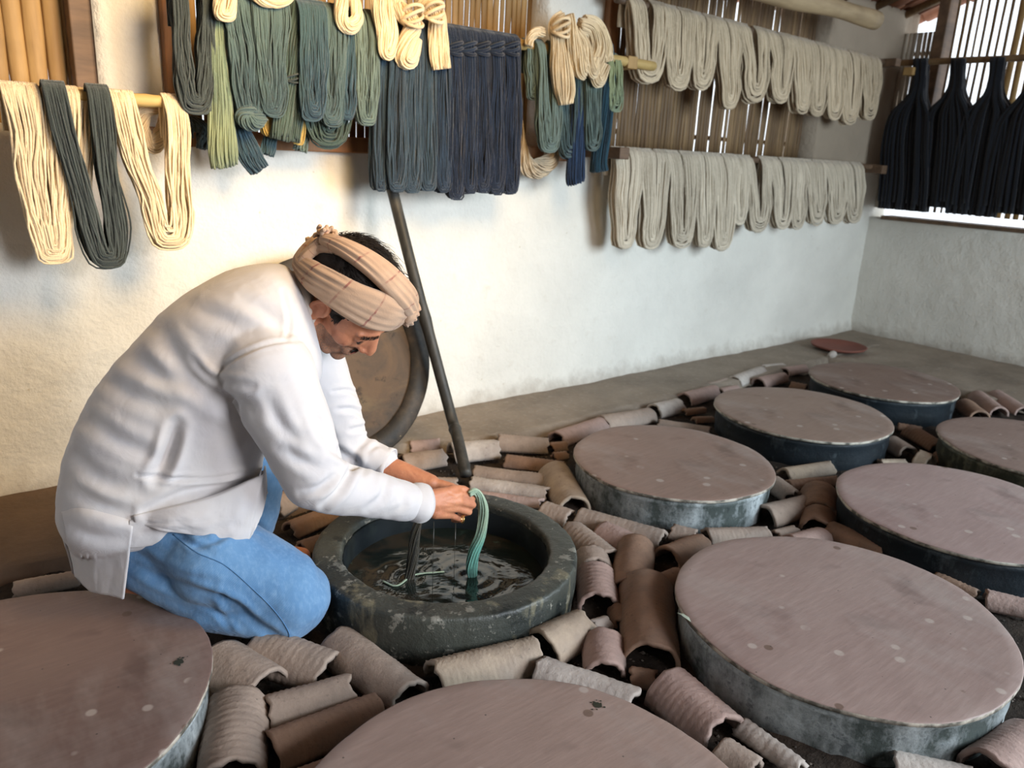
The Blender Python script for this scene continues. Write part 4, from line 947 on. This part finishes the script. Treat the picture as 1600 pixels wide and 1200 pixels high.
# head frame
HA, HY_ = math.radians(54), math.radians(-45)
def rotz(a): return np.array([[math.cos(a), -math.sin(a), 0], [math.sin(a), math.cos(a), 0], [0, 0, 1]])
def roty(a): return np.array([[math.cos(a), 0, math.sin(a)], [0, 1, 0], [-math.sin(a), 0, math.cos(a)]])
def rotx(a): return np.array([[1, 0, 0], [0, math.cos(a), -math.sin(a)], [0, math.sin(a), math.cos(a)]])
HM = rotz(HY_)@roty(HA)@rotx(math.radians(20))
HS = 1.12
H0 = pp(498, 486, .075)-HM@np.array([-.008, -.076, -.008])*HS
def hp(p): return H0+HM@(np.asarray(p, float)*HS)
def hcap(a, b, r1, r2): return capsule(hp(a), hp(b), r1*HS, r2*HS)
def hel(c, r): return ellip(hp(c), np.array(r)*HS, HM)
parts = [hel((-.015, 0, .035), (.093, .074, .085)), hel((.035, 0, .01), (.062, .062, .075)), hel((.030, 0, -.045), (.058, .055, .062)), hel((.045, 0, -.078), (.045, .042, .030)),
         hel((.080, 0, -.098), (.019, .022, .017)), hcap((.090, 0, .018), (.114, 0, -.020), .0085, .0105), hel((.113, 0, -.027), (.013, .011, .010)),
         hel((.103, .012, -.031), (.010, .007, .0075)), hel((.103, -.012, -.031), (.010, .007, .0075)), hcap((.089, -.012, .026), (.074, -.046, .020), .010, .008), hcap((.089, .012, .026), (.074, .046, .020), .010, .008),
         hel((.056, -.040, -.022), (.026, .021, .024)), hel((.056, .040, -.022), (.026, .021, .024)), hcap((.088, -.016, -.060), (.088, .016, -.060), .012, .012),
         hel((.052, 0, -.018), (.048, .044, .055)), hcap((.088, 0, .012), (.098, 0, -.030), .014, .015), hel((.096, 0, -.055), (.008, .019, .0055)), hel((.094, 0, -.066), (.008, .017, .0060)), hel((.076, -.033, .0035), (.013, .015, .0095)), hel((.076, .033, .0035), (.013, .015, .0095)),
         hcap((.02, -.050, -.072), (.062, -.030, -.092), .014, .012), hcap((.02, .050, -.072), (.062, .030, -.092), .014, .012)]
for s in (-1, 1):   # ears as rims with a lobe
    c = []
    for i in range(9):
        a = math.radians(-70+i*33); c.append((-.010-.016*math.cos(a+.2), s*(.074+.008*(1 if 1 < i < 8 else .4)), .000+.029*math.sin(a)))
    for i in range(8): parts.append(hcap(c[i], c[i+1], .0048, .0048))
    parts.append(hel((-.006, s*.074, -.002), (.013, .008, .024))); parts.append(hel((-.004, s*.077, -.026), (.007, .0055, .008)))
parts += [capsule(hp((-.040, 0, -.035)), NECKB+np.array([-.03, .0, -.03]), .058, .066), capsule(hp((.01, 0, -.07)), NECKB+np.array([0, 0, -.06]), .050, .06)]
# trunk, arms, legs under the clothes
parts += [capsule(NECKB+np.array([-.04, 0, -.04]), CH, .075, .105), capsule(CH, pp(300, 640, 0), .11, .115), capsule(pp(300, 640, 0), PEL, .115, .12),
          capsule(pp(400, 520, .05), RS, .07, .058), capsule(pp(440, 500, -.05), LS, .07, .058),
          capsule(RS, RE, .052, .040), capsule(RE, RW+(RE-RW)*.25, .040, .030), capsule(RW+(RE-RW)*.3, RW, .031, .026),
          capsule(LS, LE, .052, .040), capsule(LE, LW+(LE-LW)*.35, .042, .034), capsule(LW+(LE-LW)*.35, LW, .034, .026)]
RHIP, RKN, RAN = pp(225, 800, .085), pp(448, 930, .165), pp(250, 915, .12)
LHIP, LKN, LAN = pp(270, 790, -.085), pp(410, 712, -.15), pp(385, 850, -.17)
parts += [capsule(PEL, RHIP, .11, .085), capsule(PEL, LHIP, .11, .085), capsule(RHIP, RKN, .080, .052), capsule(RKN, RAN, .050, .038), capsule(LHIP, LKN, .075, .05), capsule(LKN, LAN, .048, .036)]
# right hand: back of the hand to the camera, fingers curling away round the yarn
KN = {'i': (717, 772, .050), 'm': (717, 783, .056), 'r': (712, 794, .056), 'p': (702, 804, .050)}
PI_ = {'i': (738, 779, .030), 'm': (739, 789, .034), 'r': (733, 800, .034), 'p': (720, 812, .030)}
TI = {'i': (728, 784, .004), 'm': (726, 794, .008), 'r': (719, 804, .008), 'p': (708, 813, .008)}
for k_ in 'imrp':
    a, b, c = pp(*KN[k_]), pp(*PI_[k_]), pp(*TI[k_]); r = {'i': .0092, 'm': .0095, 'r': .009, 'p': .0080}[k_]
    parts += [capsule(RW, a, .021, .0118), capsule(a, b, r*1.1, r), capsule(b, c, r, r*.85)]
parts += [capsule(pp(672, 776, .075), pp(708, 766, .045), .018, .012), capsule(pp(706, 764, .042), pp(724, 764, .030), .0115, .0095), capsule(pp(724, 764, .030), pp(738, 771, .022), .0095, .0078),
          capsule(pp(680, 800, .075), pp(700, 803, .055), .018, .013), ellip(pp(697, 786, .058), (.030, .020, .026))]
# left hand behind it, fingers meeting the right hand
LKNP = [(706, 761, -.030), (708, 768, -.034), (706, 776, -.036), (700, 783, -.034)]
LPIP = [(728, 766, -.016), (729, 773, -.018), (726, 781, -.020), (719, 789, -.020)]
LTIP = [(736, 776, .000), (733, 782, -.002), (727, 788, -.004), (718, 796, -.004)]
for a, b, c in zip(LKNP, LPIP, LTIP):
    parts += [capsule(LW, pp(*a), .020, .0115), capsule(pp(*a), pp(*b), .0098, .009), capsule(pp(*b), pp(*c), .009, .0078)]
parts += [capsule(pp(690, 765, -.045), pp(722, 775, -.012), .013, .0095), capsule(pp(722, 775, -.012), pp(735, 779, .004), .0095, .008)]
V, N, Fc = voxel(parts, .0031, 4, .55)
V = curved(V, N, 60, .0004)
V = sculpt(V, N, [([(700, 770), (716, 776)], 1.6, .0012), ([(690, 786), (714, 790)], 1.6, .0010), ([(552, 530), (575, 524)], 1.5, .0012), ([(530, 553), (545, 556)], 1.3, .0014), ([(536, 535), (527, 549)], 2.2, .0012),
                  ([(505, 520), (500, 545)], 3, .0015), ([(676, 775), (682, 800)], 2.5, .0010), ([(640, 735), (650, 745)], 2, .0008)])
man = empty('man', tuple(PEL*[1, 1, 0]+np.array([0, 0, .02])))
tag(man, 'man in checked head cloth, white shirt and blue jeans kneeling over the open vat', 'person')
body = mesh_obj('body', V, Fc, [M['skin'], M['stubble'], M['lips']]); child(body, man)
Lc = (V-H0)@HM/HS
fc = np.array([Lc[list(f)].mean(0) for f in Fc])
mi = np.zeros(len(Fc), dtype=np.int32)
jaw = (fc[:, 0] < .115) & (fc[:, 2] < -.040) & (fc[:, 2] > -.125) & (fc[:, 0] > .012) & (np.abs(fc[:, 1]) < .07) & (fc[:, 2] < -.040-.25*(fc[:, 0]-.09).clip(-.06, .02))
mi[jaw] = 1
lip = (fc[:, 0] > .0965) & (fc[:, 2] < -.051) & (fc[:, 2] > -.071) & (np.abs(fc[:, 1]) < .020); mi[lip] = 2
body.data.polygons.foreach_set('material_index', mi)
def hstrands(name, roots, r, label=None, k=4):
    mb = MB()
    for P in roots: V, F = tube(P, np.linspace(r, r*.3, len(P)), k); mb.add(V, F)
    return child(mb.build(name, M['hair']), man)
EC = hp((-.015, 0, .035)); ER = np.array([.093, .074, .085])*HS
def hr(px, py, infl):
    """point of the head's surface, blown up by infl, that shows at a pixel"""
    o_ = (CO-EC)@HM/(ER*infl); d = ray(px, py)@HM/(ER*infl); A_ = d@d; B_ = o_@d; C_ = o_@o_-1; D_ = B_*B_-A_*C_
    t = (-B_-math.sqrt(D_))/A_ if D_ > 0 else -B_/A_
    q = o_+d*t
    if D_ <= 0: q = q/np.linalg.norm(q)
    return EC+HM@(q*ER*infl)
rg = random.Random(4)
for s in (-1, 1):
    br = []; la = []
    for i in range(90):
        u = rg.random(); y = s*(.012+.036*u); x = .100-.018*u**1.6+rg.uniform(-.001, .001); z = .027-.006*u+rg.uniform(-.004, .004)
        br.append([hp((x-.002, y, z)), hp((x+.001, y+s*.004, z+.002)), hp((x, y+s*.009, z+.001))])
    hstrands('eyebrow', br, .0005)
    for i in range(24):
        u = i/23; y = s*(.020+.026*u); x = .0885-.10*(u-.4)**2*.12; la.append([hp((x-.001, y, .000-.004*math.sin(u*3.1))), hp((x+.004, y, -.003-.004*math.sin(u*3.1)))])
    hstrands('eyelashes', la, .0005)
mu = []
for i in range(160):
    y = rg.uniform(-.024, .024); mu.append([hp((.100-abs(y)*.25, y, -.043)), hp((.103-abs(y)*.25, y*1.05, -.048-rg.random()*.004))])
hstrands('moustache', mu, .0006)
# hair: cap plus loose locks
V, N, Fc = voxel([hel((-.020, 0, .045), (.096, .080, .087)), hel((-.055, 0, .0), (.055, .066, .05)), hel((-.002, -.066, .030), (.022, .014, .018)), hel((.016, -.064, .010), (.006, .008, .014))], .004, 3)
V = curved(V, N, 70, .002); cap = mesh_obj('hair', V, Fc, M['hair']); child(cap, man); hl = []
for i in range(2200):
    th = rg.uniform(0, 6.283); ph = rg.uniform(0, 1.25); d = np.array([math.sin(ph)*math.cos(th), math.sin(ph)*math.sin(th), math.cos(ph)])
    lft = 1
    p = np.array([-.020, 0, .045])+d*np.array([.096, .080, .087]); flow = np.array([.8, rg.uniform(-.4, .4), .0])+.3*np.array([rg.gauss(0, 1), rg.gauss(0, 1), rg.gauss(0, 1)])
    flow -= d*(flow@d); Ls = rg.uniform(.02, .045); lift = rg.uniform(.001, .005)*(3.0 if p[1] > .05 else 1)
    hl.append(catmull([hp(p), hp(p+flow*Ls*.5+d*lift), hp(p+flow*Ls+d*lift*1.2-d*Ls*Ls*2.5)], 5))
for i in range(70):
    x = rg.uniform(.014, .030); y = -.074+.25*(x-.012); hl.append([hp((x, y+.004, .022)), hp((x+.002, y+.002, .008)), hp((x+.003+rg.uniform(-.002, .002), y+.004, .004-rg.random()*.010)) ])
for i in range(170):
    u = rg.random(); x0 = 545+u*88; y0 = 392+u*u*52+rg.uniform(-4, 14); a_ = hr(x0, y0, 1.06); Ls = rg.uniform(8, 22)
    b_ = pp(x0+Ls*.6, y0-rg.uniform(5, 13)*(1.15-u), -.03); c_ = pp(x0+Ls*1.3, y0-rg.uniform(0, 8)*(1.15-u)+Ls*.35, -.03); hl.append(catmull([a_, b_, c_], 7))
hstrands('hair_locks', hl, .0006)
# head cloth
def cloth_band(path, hw, hd, nflute, seed, nseg=90, k=44, closed=False, w0=0.):
    """path points in head coordinates with local up given; section is a soft folded ellipse"""
    P = np.array([hp(p[:3]) for p in path]); C = catmull(P, nseg); HWp = catmull(np.array([[p[3]] for p in path]), nseg)[:, 0]*HS
    T = np.gradient(C, axis=0); T /= np.linalg.norm(T, axis=1)[:, None]; cen = hp((-.005, 0, .04)); V = []; A = []
    for i in range(nseg):
        out = C[i]-cen; out -= T[i]*(out@T[i]); out /= np.linalg.norm(out); wv = np.cross(T[i], out)
        for j in range(k):
            t = 2*math.pi*j/k; u = math.cos(t)
            fl = .0032*math.sin(nflute*u*math.pi+.9*math.sin(i*.13+seed)+seed)+.0020*math.sin(nflute*1.9*u*math.pi+1.3*math.sin(i*.09+seed*2))
            o_ = math.sin(t)*hd*HS+(fl if math.sin(t) > 0 else 0)
            V.append(C[i]+wv*HWp[i]*u+out*o_); A.append(i/nseg*1.0+seed*.17+.015*u)
    F = [(i*k+j, i*k+(j+1) % k, (i+1)*k+(j+1) % k, (i+1)*k+j) for i in range(nseg-1) for j in range(k)]
    F += [tuple(range(k))[::-1], tuple((nseg-1)*k+j for j in range(k))]
    return V, F, A
def addband(path, hd, nfl, seed, nseg=90):
    """path of (px, py, half width px, blow-up) or ('l', x, y, z, half width m)"""
    P = []; Wd = []
    for p in path:
        if p[0] == 'l': P.append(hp(p[1:4])); Wd.append(p[4]*HS)
        else: P.append(hr(p[0], p[1], p[3])); Wd.append(p[2]*((P[-1]-CO)@CF)/FPX)
    C = catmull(P, nseg); H = catmull(np.array(Wd)[:, None], nseg)[:, 0]; k = 52
    T = np.gradient(C, axis=0); T /= np.linalg.norm(T, axis=1)[:, None]; V = []; A = []
    for i in range(nseg):
        out = C[i]-EC; out -= T[i]*(out@T[i]); out /= np.linalg.norm(out); wv = np.cross(T[i], out); e = min(1, (i+.3)/5, (nseg-.7-i)/5)
        for j in range(k):
            t = 2*math.pi*j/k; u = math.cos(t); s_ = math.sin(t)
            drift = .9*math.sin(i*.045+seed)+.5*u*math.sin(i*.07+seed*3)
            fl = .0030*abs(math.sin(nfl*u*1.57+drift))+.0016*math.sin(nfl*2.3*u*1.57+1.3*math.sin(i*.09+seed*2))-.002
            V.append(C[i]+wv*H[i]*u*(.9+.1*e)+out*(math.copysign(abs(s_)**.75, s_)*hd*e+(fl*e if s_ > 0 else 0))); A.append(i/nseg+seed*.17+.02*u)
    V = np.array(V); F = [(i*k+j, i*k+(j+1) % k, (i+1)*k+(j+1) % k, (i+1)*k+j) for i in range(nseg-1) for j in range(k)]
    F += [tuple(range(k))[::-1], tuple((nseg-1)*k+j for j in range(k))]
    mb.V.append(V); mb.F += [tuple(i+mb.n for i in f) for f in F]; mb.A.append(np.array(A)); mb.n += len(V)
mb = MB()
addband([('l', -.100, .055, .005, .030), ('l', -.122, .02, .010, .032), (471, 408, 16, 1.22), (488, 430, 23, 1.22), (515, 448, 27, 1.20), (548, 468, 30, 1.20), (582, 484, 33, 1.21), (610, 492, 29, 1.24), (629, 494, 19, 1.26), (637, 492, 8, 1.24)], .017, 4.6, 1, 110)
addband([(634, 482, 14, 1.16), ('l', .100, .06, .072, .028), ('l', .055, .088, .050, .036), ('l', .0, .098, .030, .036), ('l', -.060, .085, .015, .034), ('l', -.100, .055, .005, .030)], .016, 4.2, 2, 70)
addband([(503, 378, 8, 1.16), (519, 380, 12, 1.20), (548, 393, 16, 1.24), (580, 413, 20, 1.26), (608, 436, 23, 1.28), (632, 462, 23, 1.33), (646, 482, 19, 1.38), (646, 497, 12, 1.38), (637, 503, 6, 1.3)], .019, 3.8, 3, 100)
addband([(470, 422, 12, 1.20), (476, 404, 15, 1.22), (488, 391, 12, 1.18), (502, 380, 9, 1.16), (511, 374, 7, 1.16)], .013, 2.6, 4, 40)
addband([(486, 398, 9, 1.14), (500, 388, 9, 1.12), (522, 388, 10, 1.15), (545, 398, 8, 1.16), (560, 408, 5, 1.12)], .010, 2.4, 5, 40)
turb = mb.build('head_cloth', M['turban']); child(turb, man)
mb = MB(); KC = hr(509, 372, 1.18)
for i in range(26):
    c = KC+np.array([rg.uniform(-.022, .024)*CR[0], rg.uniform(-.022, .024)*CR[1], rg.uniform(-.006, .018)])+NR*rg.uniform(-.012, .012); dv = np.array([rg.gauss(0, 1) for _ in range(3)]); dv /= np.linalg.norm(dv)
    pts = [c-dv*.009, c-dv*.004+np.array([0, 0, .004]), c+dv*.004+np.array([0, 0, .004]), c+dv*.010]
    V, F = tube(catmull(pts, 9), [.002, .0042, .0052, .0048, .0038, .0048, .0052, .0042, .002], 8); mb.add(V, F)
V, F = tube([KC, pp(495, 377, -.01), pp(484, 375, -.01)], [.002, .0016, .0016], 5); mb.add(V, F)
V, F = tube([pp(487, 375, -.01), pp(482, 374, -.01), pp(477, 374, -.01)], [.003, .0065, .004], 7); mb.add(V, F)
kn = mb.build('knot', M['turban']); kn.parent = turb; kn.matrix_parent_inverse = Matrix.Translation(-Vector(man.location)); kn.matrix_parent_inverse = Matrix()

# shirt
SEC = [((112, 838), (225, 822), .120), ((90, 800), (335, 800), .168), ((94, 740), (398, 765), .178), ((117, 668), (410, 712), .168), ((150, 606), (424, 672), .162), ((200, 545), (445, 640), .165),
       ((266, 480), (470, 618), .178), ((338, 433), (496, 592), .180), ((400, 414), (505, 565), .150), ((440, 412), (497, 528), .098), ((456, 420), (492, 500), .072)]
tors = loft(interp_secs(SEC, 36), 48, 2.35)
sp = [tors]
def sleeve(pts, k=24):
    for (a, ra), (b, rb) in zip(pts[:-1], pts[1:]): sp.append(capsule(a, b, ra, rb, k))
sleeve([(pp(400, 545, .105), .085), (RS, .094), (pp(452, 655, .185), .086), (pp(480, 718, .20), .073), (RE, .066), (pp(535, 764, .178), .060), (pp(590, 773, .135), .055), (pp(632, 783, .105), .049)])
sleeve([(pp(445, 500, -.10), .08), (LS, .085), (pp(520, 640, -.18), .072), (LE, .058), (pp(575, 712, -.15), .046), (pp(597, 720, -.135), .041)])
V, N, Fc = voxel(sp, .0048, 6, .6)
V = curved(V, N, 5, .005, 3); V = curved(V, N, 13, .0012, 5, (1, 1, 1.8))
CRE = [([(340, 590), (352, 572), (375, 555), (420, 537), (470, 532)], 3, .0035),      # armhole seam
       ([(442, 455), (452, 500), (448, 530)], 4, .004), ([(252, 520), (300, 590), (350, 625), (400, 640)], 14, .010), ([(300, 560), (330, 590), (395, 604)], 6, .006),
       ([(160, 590), (215, 622), (262, 636)], 12, .005), ([(130, 650), (190, 690), (250, 715)], 12, .006), ([(110, 700), (150, 742), (210, 765)], 12, .005),
       ([(275, 665), (268, 695), (258, 722), (243, 745)], 10, .020), 
       ([(215, 742), (258, 747), (330, 748), (400, 735)], 3.5, .006), ([(225, 800), (290, 770), (360, 760), (412, 742)], 7, .010), ([(280, 808), (330, 782), (405, 770)], 6, .007), ([(262, 835), (330, 805), (398, 800)], 8, .007),
       ([(120, 770), (160, 790), (200, 800)], 10, .006), ([(105, 820), (150, 838), (195, 838)], 9, .005),
       ([(505, 790), (530, 768), (545, 742), (556, 718)], 6, .011), ([(515, 700), (545, 716), (566, 735)], 7, .008), ([(440, 700), (470, 720), (500, 732)], 9, .006),
       ([(470, 770), (500, 762), (520, 745)], 6, .007), ([(575, 795), (598, 775), (602, 752)], 6, .006), ([(490, 640), (505, 672), (525, 698)], 9, .006), ([(420, 620), (436, 660), (462, 690)], 10, .006),
       ([(610, 805), (630, 790), (628, 766)], 6, .004), ([(520, 612), (545, 610), (560, 618)], 3, .005), ([(528, 640), (552, 640), (572, 650)], 4, .006), ([(548, 672), (575, 668), (592, 680)], 4, .006), ([(575, 705), (590, 695), (604, 700)], 4, .004),
       ([(380, 470), (420, 490), (445, 520)], 10, .005), ([(300, 480), (350, 500), (390, 520)], 12, .004), ([(210, 560), (260, 590), (300, 600)], 12, .006)]
CK[0] = 1.15; V = sculpt(V, N, CRE)
shirt = mesh_obj('shirt', V, Fc, M['shirt']); child(shirt, man)
from mathutils.bvhtree import BVHTree
SB = BVHTree.FromPolygons([Vector(v) for v in V], Fc)
def sheet(name, top, bot, bulge, mat, parent, nu=44, nv=34, th=.004, wr=.004, seed=0, drap=True):
    """cloth sheet between two polylines of (px, py, off); bulges towards his right side / outwards"""
    A = catmull(np.array([pp(*p) for p in top]), nu); B = catmull(np.array([pp(*p) for p in bot]), nu); V = []
    for j in range(nv):
        v = j/(nv-1)
        for i in range(nu):
            u = i/(nu-1); p = A[i]*(1-v)+B[i]*v; out = NR*1.0
            w = bulge*math.sin(math.pi*v)*math.sin(math.pi*u)+wr*(fbm((u*2.2, v*1.2, seed), 2.2, 3))*(.3+v)+wr*.8*math.sin(u*11+seed+2*v)*v
            p = p+out*w
            if drap:
                dv = p-CO; L_ = np.linalg.norm(dv); dv = dv/L_; h = SB.ray_cast(Vector(CO), Vector(dv))
                if h[0] is not None:
                    clr = .0075 if name == 'back_tail' else .0045
                    if j == 0: p = CO+dv*(h[3]+.005)
                    elif j == 1: p = CO+dv*(h[3]+.0005)
                    elif h[3] < L_+clr: p = CO+dv*(h[3]-clr*min(1, j/4))
            V.append(p)
    F = [(j*nu+i, j*nu+i+1, (j+1)*nu+i+1, (j+1)*nu+i) for j in range(nv-1) for i in range(nu-1)]
    o = mesh_obj(name, V, F, M[mat]); m = o.modifiers.new('s', 'SOLIDIFY'); m.thickness = th; m.offset = 0; m.use_rim = True
    child(o, parent); return o
sheet('back_tail', [(97, 800, -.03), (122, 792, .06), (160, 798, .125), (209, 812, .172)], [(118, 900, .0), (138, 920, .07), (160, 928, .125), (193, 935, .168)], .004, 'shirt', man, seed=1)
sheet('back_tail', [(90, 800, -.02), (90, 812, -.06), (100, 800, -.10)], [(112, 888, .0), (122, 905, -.05), (140, 915, -.09)], .0, 'shirt', man, seed=4, drap=False)
sheet('side_panel', [(203, 812, .140), (235, 805, .155), (274, 804, .160)], [(196, 856, .140), (228, 853, .165), (266, 848, .178)], .006, 'shirt', man, seed=2, wr=.002)
sheet('front_flap', [(208, 806, .168), (270, 790, .186), (340, 770, .186), (413, 735, .172)], [(210, 816, .170), (270, 830, .200), (335, 842, .206), (387, 851, .196)], .012, 'shirt', man, seed=3)
sheet('front_flap', [(408, 735, .172), (413, 735, .13), (414, 728, .05)], [(385, 851, .196), (404, 815, .18), (418, 770, .12)], .0, 'shirt', man, seed=5, wr=.002, drap=False)
# cuffs and collar
def cuff(c, axis, r, L, name, mat='shirt', tk=.0035):
    axis = axis/np.linalg.norm(axis); u = np.cross(axis, [0, 0, 1.]); u /= np.linalg.norm(u); v = np.cross(axis, u); V = []; k = 48
    prof = [(r-.012, -L), (r-.002, -L*.6), (r, -L*.3), (r, 0), (r-tk, 0), (r-tk-.004, -L*.6), (r-.014, -L)]
    for (rr, s) in prof:
        for j in range(k):
            t = 2*math.pi*j/k; q = rr*(1+.05*math.sin(3*t+1)); V.append(c+axis*s+q*(math.cos(t)*u+math.sin(t)*v))
    n = len(prof); F = [(i*k+j, i*k+(j+1) % k, (i+1)*k+(j+1) % k, (i+1)*k+j) for i in range(n-1) for j in range(k)]
    return child(mesh_obj(name, V, F, M[mat]), man)
cuff(pp(659, 788, .088), RW-RE, .049, .045, 'cuff'); cuff(pp(610, 727, -.125), LW-LE, .044, .035, 'cuff')
mb = MB()
a = pp(449, 413, 0); cc = []
for q in range(2):
    ring = []
    for i in range(61):
        t = math.pi*(i/60*2-1)*.93
        base = (pp(452, 424, 0)+pp(490, 520, 0))/2; vv = (pp(452, 424, 0)-pp(490, 520, 0))/2*.98
        ring.append(base+vv*math.cos(t)+NR*(-.082)*math.sin(t)*(.9+.1*math.cos(t)))
    cc.append(np.array(ring))
up = (NECKB-CH); up = up/np.linalg.norm(up); ax2 = pp(478, 418, 0)-pp(452, 420, 0); ax2 /= np.linalg.norm(ax2)
V = []
for i in range(61):
    p = cc[0][i]; ff = .5-.5*math.cos(math.pi*(i/60*2-1)*.93); q = p+ax2*(.036-.022*ff)-(p-cc[0].mean(0))*(.14+.14*ff)
    V += [p, (p+q)/2+(p-cc[0].mean(0))*.02, q]
F = [(i*3+j, i*3+j+1, i*3+j+4, i*3+j+3) for i in range(60) for j in range(2)]
o = mesh_obj('collar', V, F, M['collar']); m = o.modifiers.new('s', 'SOLIDIFY'); m.thickness = .0045; m.offset = 0; child(o, man)
# jeans
jp = [capsule(RHIP+NR*-.03, pp(330, 872, .135), .088, .098, 28), capsule(pp(330, 868, .145), pp(440, 915, .165), .104, .088, 28), capsule(pp(440, 922, .165), RKN+np.array([.014, -.0, -.012]), .092, .086, 28),
      capsule(pp(450, 950, .165), pp(330, 938, .145), .076, .068, 24), capsule(pp(330, 935, .145), pp(232, 885, .10), .066, .060, 24), capsule(PEL, RHIP+NR*-.03, .11, .085), capsule(PEL, LHIP, .11, .10),
      capsule(pp(215, 830, .04), pp(250, 870, .09), .085, .080), capsule(LHIP, LKN, .095, .070), capsule(LKN, pp(398, 800, -.16), .068, .062), capsule(pp(398, 800, -.16), LAN, .062, .055)]
V, N, Fc = voxel(jp, .005, 6, .6)
V = curved(V, N, 8, .004, 8); V = curved(V, N, 24, .0012, 2)
V = sculpt(V, N, [([(205, 880), (250, 905), (310, 925), (365, 945), (400, 975), (440, 1000)], 7, .012), ([(215, 868), (270, 900), (330, 912)], 8, .006), ([(262, 918), (330, 945), (360, 975)], 6, .006), ([(345, 930), (365, 962), (400, 992)], 6, .006),
                  ([(272, 828), (300, 850), (330, 862)], 5, .005), ([(300, 855), (335, 845), (360, 832)], 5, .005), ([(375, 800), (400, 830), (440, 860)], 9, .004)])
jeans = mesh_obj('jeans', V, Fc, M['denim']); child(jeans, man)
# raised side seam of the jeans, dropped onto the cloth
from mathutils.bvhtree import BVHTree
bvh = BVHTree.FromPolygons([Vector(v) for v in V], Fc)
def drape(pts, n=40, lift=.001):
    P = catmull(np.array(pts, float), n); out = []
    for (x, y) in P:
        h = bvh.ray_cast(Vector(CO), Vector(ray(x, y)).normalized())
        if h[0] is not None: out.append(np.array(h[0])+np.array(h[1])*lift)
    return out
mb = MB()
for pts in ([(270, 835), (305, 862), (350, 882), (395, 920), (430, 955), (450, 985), (452, 1003)],):
    P = drape(pts)
    if len(P) > 3: V2, F2 = tube(P, .0013, 5); mb.add(V2, F2)
sm = mb.build('seam', M['seam']); sm.parent = jeans; sm.matrix_parent_inverse = Matrix(); 
# shoe soles / feet tucked behind
fp = [capsule(pp(225, 905, .10), pp(190, 905, .08), .036, .028), capsule(LAN+np.array([0, 0, -.03]), LAN+np.array([.13, -.05, -.055]), .038, .026)]
V, N, Fc = voxel(fp, .005, 3); child(mesh_obj('feet', V, Fc, M['skin']), man)
# ring
c = pp(723, 811, .046); V = []; F = []
tb, fb = tube([c+.0095*(math.cos(t)*np.array([.2, 0, 1.])/1.02+math.sin(t)*NR) for t in np.linspace(0, 6.283, 25)], .0019, 8, caps=False)
child(mesh_obj('ring', tb, fb, M['gold']), man)

# yarn held in the hands, and drips
o = hank([(733, 772, 4, -.0), (742, 768, 5, 0), (750, 778, 6, 0), (755, 800, 8, 0), (751, 835, 8, 0), (741, 862, 9, 0), (737, 885, 9, .004), (739, 905, 6, .006), (739, 915, 5, .008)], 'wet', 'pale green wet yarn hanging from the fingertips into the dye', 1.497, n=30, r=.0026, twist=.5, flat=.8, wig=.001, name='held_yarn')
hank([(664, 800, 5, 0), (654, 815, 6, 0), (648, 840, 8, 0), (645, 870, 9, 0), (640, 900, 8, 0), (634, 922, 9, 0)], 'wetdark', 'dark dripping yarn hanging under the near sleeve into the dye', 1.585, n=30, r=.0028, twist=.4, flat=.8, wig=.001, name='held_yarn')
zc = ZL+.003; a = onz(598, 908, zc); b = onz(648, 898, zc); c = onz(694, 893, zc)
P = catmull([a+[0, 0, .0], onz(620, 915, zc), b, c], 24)
tag(mesh_obj('floating_yarn', *tube(P, .0032, 6, flat=((0, 0, 1), .5)), M['wet'], loc=P[0]), 'pale green thread floating on the dye in the open vat', 'yarn')
for (x, y0, y1, lb) in ((678, 815, 862, 'thin stream of drips under the near cuff'), (712, 818, 856, 'thin stream of drips under the fingers')):
    a = ony(x, y0, 1.51); b = a.copy(); b[2] = ZL; V, F = tube([a, a*.5+b*.5, b], [.0009, .0006, .0008], 5)
    tag(mesh_obj('dye_drip', V, F, M['drip'], loc=a), lb, 'drip')

# ------------------------------------------------------------------ repeats share a group
GR = {'clay tile': 'broken clay tiles lying between the vats', 'lid': 'round board lids on the covered vats', 'bracket': 'blocks holding the yarn poles',
      'bamboo screen': 'bamboo strip screens in the openings', 'pole': 'poles the yarn hangs on', 'stain': 'dye splashes on the lids', 'drip': 'drips under the hands'}
for o in list(COL.objects):
    if o.parent is None and 'category' in o and 'group' not in o:
        c = o['category']
        if c in GR: o['group'] = GR[c]
        elif c == 'vat' and o.name.startswith('dye_vat'): o['group'] = 'covered dye vats'
        elif o.name.startswith('yarn_skein'): o['group'] = 'dyed and plain skeins on the left and middle poles'
        elif o.name.startswith('yarn_hank'): o['group'] = 'tied hanks and tassels among the skeins'
        elif o.name.startswith('held_yarn'): o['group'] = 'wet yarn hanging from the hands'
